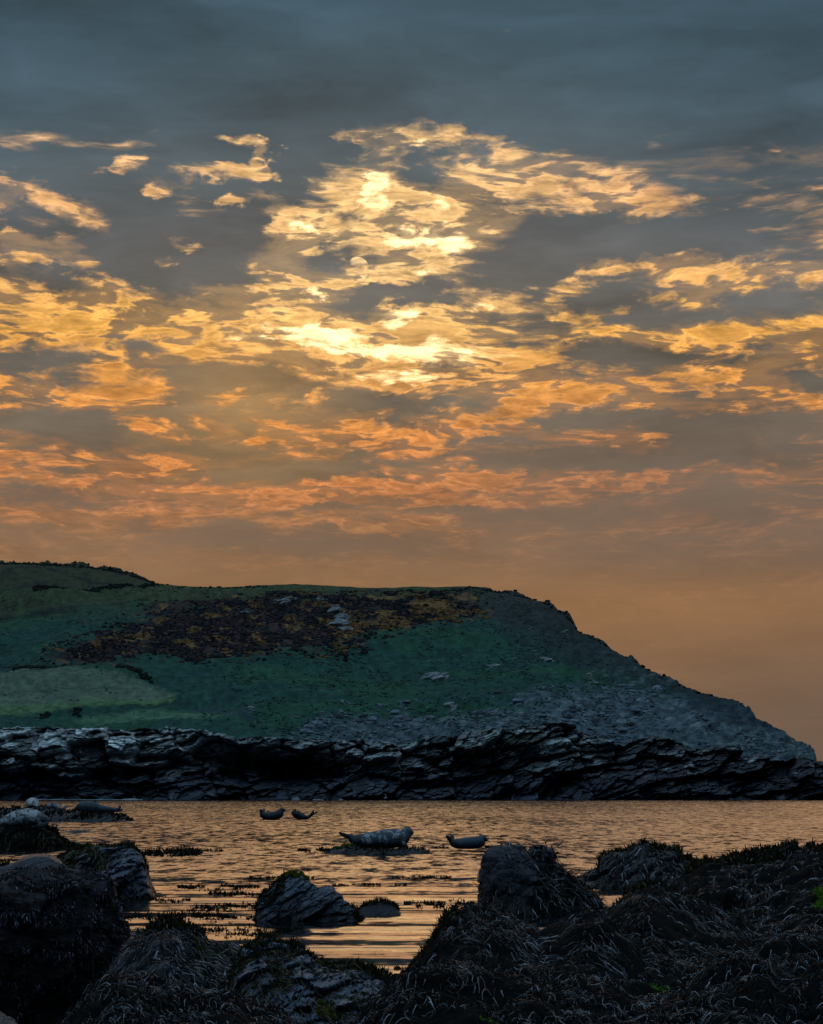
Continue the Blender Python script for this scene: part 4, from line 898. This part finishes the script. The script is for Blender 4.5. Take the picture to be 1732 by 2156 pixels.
add_weed(mM, 24000, L=(.07, .22), w=.0055, mat_=WEED, mask=lambda px, s: np.where((px < 1530) & (s > -.5) & (s < -.04) & (px > 1440), .25, 1.0), sr=(-.95, .2))
add_sprigs(mM, (1440, 1740), 0, 1300, .07, .008, WEED_OL, s_rng=(-.08, .08))
add_sprigs(mM, (1712, 1742), 0, 900, .05, .006, MOSS, "green_algae", s_rng=(-.62, -.5), spread=1.0)
mR3 = Mound([(1120,2050),(1180,1985),(1215,1945),(1240,1920),(1262,1902),(1290,1884),(1315,1874),(1340,1872),(1365,1875),(1395,1882),(1430,1894),(1470,1908),(1510,1926),(1560,1943),(1610,1955),(1660,1965),(1732,1972),(1850,1980),(2000,2020)], 20.5, 5.0, 1.6, step=2.2, rows=110, amp=.13, sc_=.40, drop=10, seed=45, pf=1.7, qf=.95, zb=-.1)
rock("shore_rock", "rounded haystack of draped seaweed in the right middle ground", "rock", mR3, ROCK_B, RG)
add_weed(mR3, 24000, L=(.05, .19), w=.0034, mat_=WEED, wander=.6, curl=1.4)
add_sprigs(mR3, (1220, 1560), 0, 500, .05, .005, WEED_OL, s_rng=(-.05, .08))
mR2 = Mound([(845,2100),(858,2068),(870,2035),(884,2006),(905,1976),(925,1956),(955,1941),(1000,1934),(1060,1934),(1110,1941),(1140,1946),(1165,1938),(1200,1934),(1245,1944),(1300,1972),(1360,2005),(1430,2030),(1500,2020),(1560,1990),(1620,1968),(1700,1962),(1800,1960),(1950,2000)], 17.0, 4.4, 1.4, step=2.2, rows=120, amp=.15, sc_=.38, drop=7, seed=47, pf=1.7, qf=.9, zb=-.05)
rock("shore_rock", "broad seaweed covered mass in front of the two-headed boulder", "rock", mR2, ROCK_B, RG)
add_weed(mR2, 36000, L=(.04, .16), w=.0026, mat_=WEED, wander=.7, curl=1.6)
add_sprigs(mR2, (850, 960), 0, 260, .05, .005, WEED_OL, s_rng=(-.1, .1))
add_sprigs(mR2, (1350, 1405), 0, 700, .03, .003, MOSS, "green_algae", s_rng=(-.40, -.26), spread=1.0)
mR1 = Mound([(560,2230),(700,2160),(780,2110),(840,2078),(900,2062),(960,2056),(1010,2062),(1060,2075),(1120,2082),(1180,2078),(1250,2088),(1320,2094),(1400,2080),(1450,2068),(1500,2050),(1550,2036),(1600,2040),(1640,2062),(1690,2070),(1760,2060),(1900,2070),(2050,2120)], 12.6, 2.6, 1.2, step=2.4, rows=110, amp=.12, sc_=.28, seed=49, pf=1.9, qf=.85, zb=.0)
rock("shore_rock", "nearest tangle of seaweed along the bottom right", "rock", mR1, ROCK_B, RG)
add_weed(mR1, 26000, L=(.04, .13), w=.0025, mat_=WEED, wander=1.2, lift=.03, curl=2.2)
add_sprigs(mR1, (1005, 1085), 0, 1200, .02, .0024, MOSS, "green_algae", s_rng=(-.62, -.44), spread=1.0)
# --- lower left
mO1 = Mound([(140,2150),(190,2060),(225,2000),(250,1982),(280,1972),(312,1962),(330,1950),(350,1944),(372,1946),(395,1953),(418,1966),(440,1982),(470,1992),(510,2004),(545,2020),(580,2045),(620,2080),(660,2130)], 16.6, 2.6, 1.2, step=2.0, rows=100, amp=.05, sc_=.3, seed=53, pf=1.8, qf=.9, zb=-.05, blocky=.5)
rock("shore_rock", "seaweed haystack with yellow-green algae beside the great left boulder", "rock", mO1, ROCK_D, RG)
add_weed(mO1, 15000, L=(.06, .22), w=.0030, mat_=WEED, wander=.5, curl=1.0)
add_sprigs(mO1, (310, 420), 0, 500, .05, .005, WEED_OL, s_rng=(-.1, .08))
add_sprigs(mO1, (410, 500), 0, 1500, .022, .003, MOSS_Y, "green_algae", s_rng=(-.30, -.02), spread=1.0)
mO2 = Mound([(450,2170),(480,2080),(495,2035),(515,2008),(545,2000),(575,2003),(600,2006),(640,2008),(680,2014),(720,2022),(755,2030),(785,2040),(808,2050),(822,2064),(830,2090),(836,2130),(842,2190)], 15.2, 2.2, .9, step=1.8, rows=120, amp=.055, sc_=.24, blocky=1.6, seed=55, pf=1.9, qf=.85, zb=.0)
rock("shore_rock", "broken blue-grey ribbed rock at bottom centre with a fringe of weed", "rock", mO2, ROCK_N, RG)
add_weed(mO2, 5600, L=(.05, .16), w=.0034, mat_=WEED_OL, mask=lambda px, s: np.where(s > -.12, 1.0, np.where(px < 600, .5, .16)))
add_sprigs(mO2, (490, 830), 0, 1500, .035, .004, WEED_OL, s_rng=(-.10, .10))
add_sprigs(mO2, (670, 705), 0, 350, .02, .0024, MOSS_Y, "green_algae", s_rng=(-.55, -.47), spread=1.0)
mO3 = Mound([(90,2230),(150,2165),(190,2110),(225,2078),(270,2062),(320,2060),(370,2066),(430,2080),(500,2096),(560,2120),(640,2160),(720,2210)], 13.0, 2.4, 1.0, step=2.0, rows=90, amp=.09, sc_=.25, seed=57, pf=1.9, qf=.85, zb=.0)
rock("shore_rock", "low bed of tangled seaweed at the bottom left of centre", "rock", mO3, ROCK_B, RG)
add_weed(mO3, 14000, L=(.04, .12), w=.0026, mat_=WEED, wander=1.3, lift=.03, curl=2.4)
mC = Mound([(-120,2120),(-40,2118),(0,2126),(20,2136),(38,2150),(60,2185)], 11.0, .6, .5, step=2, rows=50, amp=.015, sc_=.1, blocky=.5, seed=59, zb=.2)
rock("shore_rock", "corner of a brown granular rock at the very bottom left", "rock", mC, rock_mat("brown_rock", (.10,.075,.065), (.06,.045,.04), tide=(0,.3), scale=12, bumpd=.004, lichen=(.15,.12,.11)), RG)
def build_bed():
    px = np.arange(-600, 2300, 8.0); ds = np.linspace(8, 21, 60); Dg, PX = np.meshgrid(ds, px, indexing='ij'); D, p = Dg.ravel(), PX.ravel()
    x = xat(p, D); z = .10 - .40 * sstep(D, 13.5, 18) + fbm(np.stack([x / .6, D / .6, x * 0], 1), 4, 77) * .12 - .5 * np.exp(-((p - 845) / 60) ** 2) * sstep(D, 12, 14)
    tag(mesh_np("shore_bed", np.stack([x, D, z], 1), grid_faces(*Dg.shape), ROCK_B), "dark rocky bed of the near shore", kind='structure')
build_bed()

# ------------------------------------------------------------------ floating weed
def floating(x0, x1, y, th, n, lab, L=.034, w=.006, up=.5):
    d = water_d(y); px = rng.uniform(x0, x1, n); u = (px - x0) / (x1 - x0) * 2 - 1
    yy = y + rng.normal(0, 1, n) * th * (1 - u * u) ** .5 + fbm(np.stack([px / 40, px * 0, px * 0], 1), 2, int(y)) * th
    kp = fbm(np.stack([px / 22, yy / 3.5, px * 0], 1), 3, int(x0)) > -.02; px, yy = px[kp], yy[kp]
    a, b, c = ray(px, yy); D = -CAM_H * b / c; x = a / b * D; s = d / 36.0
    o1 = sprigs("floating_seaweed", np.stack([x, D, x * 0 - .002], 1), rng, WEED_FAR, L * s ** .7, w * s, 3, 1.25)
    wrap(o1, lab, "seaweed", "patches of weed floating in the bay", "frond_mass", "floating_seaweed")
for a in [(306,420,1798,2.2,700,"thick clump of floating weed beyond the broad left rock",.075,.008),(415,470,1792,.8,60,"thin trail of weed right of the thick floating clump"),
          (622,700,1790,1.6,260,"weed trailing left from the big seal's ledge"),(885,945,1786,.8,120,"thin weed line between the big seal and the right-hand seal"),(1018,1050,1784,.8,40,"few sprigs of weed at the right-hand seal's nose"),
          (375,545,1868,2.6,520,"long weed raft left of the pointed rock, upper one"),(440,560,1881,2.0,300,"narrow weed raft just left of the pointed rock"),(400,560,1912,4.0,700,"broad weed raft below the pointed rock's left foot"),
          (258,400,1896,2.0,260,"weed streak reaching out from the left rocks"),(520,660,1849,.8,160,"faint weed line behind the pointed rock"),(815,950,1848,.9,130,"faint weed line right of the pointed rock"),
          (700,860,1864,1.0,150,"short weed line behind the small weedy rock"),(850,1000,1904,4.0,620,"weed raft against the two-headed boulder's left foot"),(480,680,1932,3.5,520,"loose sprigs in the shallows before the pointed rock"),
          (258,480,1932,6.0,900,"matted weed shallows right of the great left boulder"),(400,640,1962,7.0,900,"sparse weed on the shallows before the bottom centre rock"),(1150,1290,1886,2.0,160,"weed fringe in the small pool behind the haystack"),
          (1225,1430,1872,1.2,200,"weed fringe along the foot of the weedy hump"),(0,120,1812,1.2,120,"floating weed behind the rounded rock at the left edge"),(830,880,2042,3.0,90,"sprigs at the mouth of the channel")]:
    floating(*a)

# ------------------------------------------------------------------ seals
def seal_mat(name, pale, dark, amount, scale):
    m, g, b = mat_new(name); tc = g.new('ShaderNodeTexCoord').outputs['Object']
    a = g.new('ShaderNodeAttribute'); a.attribute_name = 'coat'
    n1 = g.noise(tc, scale, 4.0, .55, .4); n2 = g.noise(tc, scale * 3.4, 4.0, .6); n3 = g.noise(tc, 60, 3, .6)
    spot = g.smooth(g.math('MULTIPLY_ADD', g.math('SUBTRACT', n2, .5), .8, n1), amount - .06, amount + .02)
    c = g.mix(g.math('MULTIPLY', spot, .85), (*pale, 1), (*dark, 1))
    k = g.math('MULTIPLY_ADD', g.math('SUBTRACT', n2, .5), .9, 1.0); c = g.mix(1.0, c, g.comb(k, k, k), 'MULTIPLY')
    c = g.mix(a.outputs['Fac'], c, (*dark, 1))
    g.put(b.inputs['Base Color'], c); b.inputs['Roughness'].default_value = .5; b.inputs['Specular IOR Level'].default_value = .4
    g.put(b.inputs['Normal'], bump(g, g.math('MULTIPLY_ADD', n3, .3, n2), .5, .02)); return m
def catmull(P, m=8):
    P = np.array(P, float); Q = np.vstack([2 * P[0] - P[1], P, 2 * P[-1] - P[-2]]); out = []
    for i in range(1, len(Q) - 2):
        for t in np.linspace(0, 1, m, endpoint=False):
            a, b, c, d = Q[i - 1], Q[i], Q[i + 1], Q[i + 2]
            out.append(.5 * ((2 * b) + (c - a) * t + (2 * a - 5 * b + 4 * c - d) * t * t + (3 * b - a - 3 * c + d) * t ** 3))
    out.append(Q[-2]); return np.array(out)
def tube(sp, wide=1.0, seg=20, upv=None):
    """sp rows x,y,z,r -> closed tube; wide stretches it sideways (depth)"""
    S = catmull(sp, 8); C, R = S[:, :3], np.maximum(S[:, 3], .004); T = np.gradient(C, axis=0); T /= np.linalg.norm(T, axis=1, keepdims=True) + 1e-9
    side = np.tile(np.array([0, 1.0, 0]) if upv is None else np.array(upv, float), (len(C), 1)); side -= T * (side * T).sum(1, keepdims=True); side /= np.linalg.norm(side, axis=1, keepdims=True) + 1e-9
    up = np.cross(T, side); th = np.linspace(0, 2 * np.pi, seg, endpoint=False)
    V = C[:, None] + side[:, None] * (np.cos(th)[None, :, None] * R[:, None, None] * wide) + up[:, None] * (np.sin(th)[None, :, None] * R[:, None, None])
    n = len(C); r, c = np.meshgrid(np.arange(n - 1), np.arange(seg), indexing='ij'); a = (r * seg + c).ravel(); b = (r * seg + (c + 1) % seg).ravel()
    V = V.reshape(-1, 3); Fc = np.concatenate([np.stack([a, b, b + seg], 1), np.stack([a, b + seg, a + seg], 1)])
    V = np.concatenate([V, [C[0] - T[0] * R[0] * .5], [C[-1] + T[-1] * R[-1] * .5]]); k = np.arange(seg); i0, i1 = len(V) - 2, len(V) - 1
    Fc = np.concatenate([Fc, np.stack([(k + 1) % seg, k, np.full(seg, i0)], 1), np.stack([k + (n - 1) * seg, (k + 1) % seg + (n - 1) * seg, np.full(seg, i1)], 1)])
    return V, Fc
EYE, ge, be = mat_new("seal_eye"); be.inputs['Base Color'].default_value = (.004, .004, .005, 1); be.inputs['Roughness'].default_value = .1
def ball(name, c, r, parent):
    V0, F0 = ico(); V = V0.copy(); F_ = F0
    o = mesh_np(name, V * r, F_, EYE); o.parent = parent; o.location = c; return o
def seal(label, d, spine, extra, mt, tail_dark=0.0, head_dark=0.0, eyes=None, nose=None, belly_dark=0.0):
    """spine rows: px, y, radius in photo pixels, depth offset in metres; extra: flippers as (rows, sideways stretch, side vector)"""
    k = d / F; px0 = np.mean([s[0] for s in spine]); zb = min(float(zat(s[0], s[1] + s[2], d)) for s in spine)
    ox, oy = float(xat(px0, d)), d
    def cv(rows): return [(float(xat(r[0], d)) - ox, r[3] if len(r) > 3 else 0.0, float(zat(r[0], r[1], d)) - zb, r[2] * k) for r in rows]
    VV, FF, off = [], [], 0
    for rows, wide, upv in [(spine, 1.12, None)] + extra:
        V, Fc = tube(cv(rows), wide, upv=upv); VV.append(V); FF.append(Fc + off); off += len(V)
    tmp = mesh_np("seal_tmp", np.concatenate(VV), np.concatenate(FF), mt)
    rm = tmp.modifiers.new("r", 'REMESH'); rm.mode = 'VOXEL'; rm.voxel_size = max(.012, .30 * k * 1.2); rm.use_smooth_shade = True
    sm = tmp.modifiers.new("s", 'SMOOTH'); sm.iterations = 3; sm.factor = .5
    dg = bpy.context.evaluated_depsgraph_get(); me = bpy.data.meshes.new_from_object(tmp.evaluated_get(dg)); bpy.data.objects.remove(tmp)
    me.name = "seal"; o = bpy.data.objects.new("seal", me); col.objects.link(o)
    n = len(me.vertices); v = np.empty(n * 3, np.float32); me.vertices.foreach_get('co', v); v = v.reshape(-1, 3)
    sp = np.array(cv(spine)); xh = sp[-1, 0]; xt = sp[0, 0]; L = abs(xh - xt) + 1e-6; u = (v[:, 0] - xt) / (xh - xt + 1e-9)
    f1 = fbm(v.astype(float) / .25, 3, 88)
    coat = tail_dark * sstep(.20 - u + f1 * .05, 0, .06) + head_dark * sstep(u - .84 + f1 * .04, 0, .06)
    coat = np.clip(coat + belly_dark * sstep(.35 - v[:, 2] / v[:, 2].max() + f1 * .1, 0, .2), 0, .92)  # wet belly and the shade under it, painted dark into the coat
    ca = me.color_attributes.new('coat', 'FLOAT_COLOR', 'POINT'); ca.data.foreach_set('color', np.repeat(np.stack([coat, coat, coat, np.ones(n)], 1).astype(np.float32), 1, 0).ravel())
    me.materials.clear(); me.materials.append(mt)
    o.location = (ox, oy, zb); tag(o, label, "seal", "seals hauled out on the rocks")
    for e in (eyes or []): ball("eye", cv([(e[0], e[1], 1, e[2])])[0][:3], e[3] * k, o)
    if nose: ball("nose", cv([(nose[0], nose[1], 1, nose[2])])[0][:3], nose[3] * k, o)
    return o
PALE = seal_mat("pale_spotted_fur", (.62, .66, .67), (.04, .05, .06), .53, 4.5)
GREY = seal_mat("blue_grey_fur", (.060, .088, .118), (.020, .026, .034), .62, 4.0)
DARK = seal_mat("dark_silhouette_fur", (.030, .040, .050), (.010, .013, .018), .60, 4.0)  # silhouette darkness of the far pair is put into the fur colour
MID = seal_mat("grey_mottled_fur", (.46, .53, .58), (.014, .02, .03), .48, 5.0)
# largest seal: tail up on the left, head raised at the right
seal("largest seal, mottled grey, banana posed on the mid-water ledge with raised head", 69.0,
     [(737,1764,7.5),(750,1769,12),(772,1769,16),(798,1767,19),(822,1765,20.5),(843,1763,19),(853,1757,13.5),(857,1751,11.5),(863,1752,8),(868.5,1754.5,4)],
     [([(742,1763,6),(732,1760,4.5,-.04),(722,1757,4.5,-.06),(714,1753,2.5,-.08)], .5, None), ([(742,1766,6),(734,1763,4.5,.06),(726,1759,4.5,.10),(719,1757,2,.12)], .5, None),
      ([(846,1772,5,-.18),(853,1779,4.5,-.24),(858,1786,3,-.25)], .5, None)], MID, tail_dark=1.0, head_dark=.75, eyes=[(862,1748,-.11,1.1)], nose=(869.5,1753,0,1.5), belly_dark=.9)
seal("smooth dark seal alone in the water right of the largest seal", 72.0,
     [(949,1772,7),(960,1776,10),(978,1775,12),(998,1774,13),(1010,1771,12.5),(1016,1766,8.5),(1021,1767,6),(1025,1769,3)],
     [([(951,1772,6),(947,1767,5,-.05),(942,1762,4,-.08),(938,1759,2,-.1)], .5, None), ([(952,1771,6),(952,1765,4.5,.06),(952,1760,3.5,.10),(951,1757,1.6,.12)], .5, None)], GREY, tail_dark=1.0, head_dark=.4, eyes=[(1020,1763.5,-.09,1.0)], nose=(1027,1769.5,0,1.3), belly_dark=.5)
seal("far seal with head and tail both raised, left one of the pair", 137.0,
     [(552,1709,5),(554,1715,7.5),(562,1718,8),(574,1717.5,8.5),(585,1715,9.5),(590,1710,8),(593,1705.5,5),(598,1706,3),(601,1706.5,1.5)],
     [([(553,1710,4),(549,1707,3.5,-.1),(547,1705,2,-.12)], .6, None), ([(553,1709,4),(555,1705.5,3,.1),(555,1702,1.4,.12)], .6, None)], DARK, tail_dark=.3, head_dark=.9, nose=(601.5,1706.3,0,.9))
seal("far slender seal with spread tail flippers, right one of the pair", 138.0,
     [(655,1717,2.6),(646,1720.5,4),(636,1718.5,6),(626,1715,9),(620,1711,7),(620.5,1707,4),(622.5,1703.5,1.8)],
     [([(652,1718,3),(657,1712,2.6,-.1),(660,1705.5,1.5,-.12)], .6, None), ([(653,1718,3),(660,1713,2.4,.1),(668,1709,1.2,.15)], .6, None)], DARK, head_dark=.8)
seal("pale spotted seal lying along the dark hummock at the left edge", 71.6,
     [(-14,1738,4),(0,1734,8),(16,1728,12),(36,1722,16),(58,1719,17.5),(76,1722,16),(88,1724,12),(95,1725,8.5),(101,1729,4.5)],
     [([(84,1734,5,-.20),(94,1737,5.5,-.26),(102,1733,4,-.28),(106,1730,2,-.28)], .5, None), ([(-12,1738,4),(-22,1736,4,-.05),(-32,1732,2,-.08)], .5, None)], PALE, head_dark=.9, eyes=[(97,1722,-.12,1.1)], nose=(103,1731,-.02,1.4), belly_dark=.5)
seal("pale seal seen end-on as a round ball on the far ledge", 132.0,
     [(60,1701,6,1.0),(62,1697,10,.7),(66,1693.5,12.5,.35),(68,1692.5,13,0),(72,1695,11,-.3),(77,1699,7,-.5),(80,1702,3,-.6)],
     [([(56,1699,3.5,-.15),(53,1703,3,-.3),(50,1705,1.5,-.32)], .5, None)], PALE, head_dark=0, nose=(80.5,1703,-.66,.9))
seal("small grey seal lying behind weed in the middle of the far ledge", 131.0,
     [(98,1701,3.5),(105,1698,6.5),(113,1697,8),(120,1699.5,7.5),(126,1704,5),(129,1707,2.5)],
     [([(124,1704,4),(132,1702,2.5,.1),(137,1698.5,1.6,.1),(142,1697,1,.1)], .6, None), ([(124,1704,4),(133,1704,2.2,-.1),(139,1700.5,1.5,-.1),(142.5,1699.5,1,-.1)], .6, None)], MID, head_dark=.3)
seal("big grey seal stretched out on the far ledge, tail flippers up at its right", 130.5,
     [(247,1705,3.5),(238,1705,5),(224,1703.5,7),(210,1702.5,8),(200,1700,11.5),(186,1698.5,12.5),(173,1698.5,11),(164,1701,6.5),(158,1704,3)],
     [([(244,1705,4),(250,1703,3,-.1),(253,1699,2.6,-.1),(252.5,1695.5,1.2,-.12)], .6, None), ([(245,1706,4),(252,1706,3,.1),(257,1703,2,.15)], .6, None), ([(198,1692,2.5),(200,1688,2,-.1),(201,1686,1,-.12)], .6, None)], GREY, head_dark=.7, tail_dark=.2, nose=(157.5,1704.5,0,1))

# ------------------------------------------------------------------ far shore details
PALE_ST, gp, bp = mat_new("pale_boulder"); bp.inputs['Base Color'].default_value = (.22, .22, .25, 1); bp.inputs['Roughness'].default_value = .8
gp.put(bp.inputs['Normal'], bump(gp, gp.noise(geo(gp), 3, 4, .6), 1, .1))
for pts, d, lab in [([(613,1685),(616,1681),(622,1678.5),(628,1679.5),(632,1685)], 324, "round pale boulder at the far waterline, biggest of three"),
                    ([(655,1685.5),(660,1681.5),(670,1682),(680,1682.5),(684,1685.5)], 322, "long flat pale boulder at the far waterline"),
                    ([(711,1685),(714,1682),(718,1681.3),(722,1683),(724,1685.5)], 323, "small pale boulder at the far waterline, right of the flat one")]:
    m = Mound(pts, d, .8, .6, step=.8, rows=20, amp=.05, sc_=.5, seed=int(d)); rock("boulder", lab, "boulder", m, PALE_ST, "pale boulders at the far waterline")
def gull():
    d = 322.0; m, g, b = mat_new("gull_white"); b.inputs['Base Color'].default_value = (.8, .8, .8, 1); b.inputs['Roughness'].default_value = .7
    e = bpy.data.objects.new("gull", None); col.objects.link(e); e.location = (float(xat(811, d)), d, float(zat(811, 1679.5, d)))
    tag(e, "tiny white gull flying low over the far waterline with wings up", "gull")
    V, Fc = tube([(-.20,0,-.04,.015),(-.1,0,-.01,.05),(.02,0,0,.065),(.12,0,.02,.045),(.18,0,.02,.035),(.23,0,.01,.012)], 1.0, 10); mesh_np("body", V, Fc, m, e)
    for sx in (-1, 1):
        V, Fc = tube([(0.03,sx*.03,.03,.03),(.05,sx*.12,.18,.06),(0,sx*.22,.34,.05),(-.10,sx*.28,.50,.015)], .25, 8, upv=(0, .8, .4)); mesh_np("wing", V, Fc, m, e)
gull()
def pool():
    """thin bright line of water lying on the ledge under the left cliff"""
    d0 = 327.0; px = np.linspace(62, 300, 60); y = 1675 + np.sin(px / 30) * .5; th = .55 * (1 - ((px - 180) / 122) ** 2 * .7)
    m, g, b = mat_new("bright_water_strip"); b.inputs['Base Color'].default_value = (.30, .33, .36, 1); b.inputs['Roughness'].default_value = .6  # pale strip: the water's bright reflection is put into its base colour
    f = fbm(np.stack([px / 14, px * 0, px * 0], 1), 3, 5)
    z0 = -.01; a, b_, c = ray(px, 1682.4 + f * .3); D = -CAM_H * b_ / c
    D = np.minimum(D, 326)
    V = np.concatenate([np.stack([a / b_ * D, D, D * 0 + .05 + .12 * np.clip(f + .4, 0, 1)], 1), np.stack([a / b_ * (D + .5), D + .5, D * 0 + .02], 1), np.stack([a / b_ * (D - .4), D - .4, D * 0 - .02], 1)])
    n = len(px); i = np.arange(n - 1); Fc = np.concatenate([np.stack([i + 2 * n, i + 1 + 2 * n, i + 1, i], 1), np.stack([i, i + 1, i + 1 + n, i + n], 1)])
    tag(mesh_np("bright_water_line", V, Fc, m), "thin pale line of bright water along the foot of the left cliff", kind='stuff')
pool()
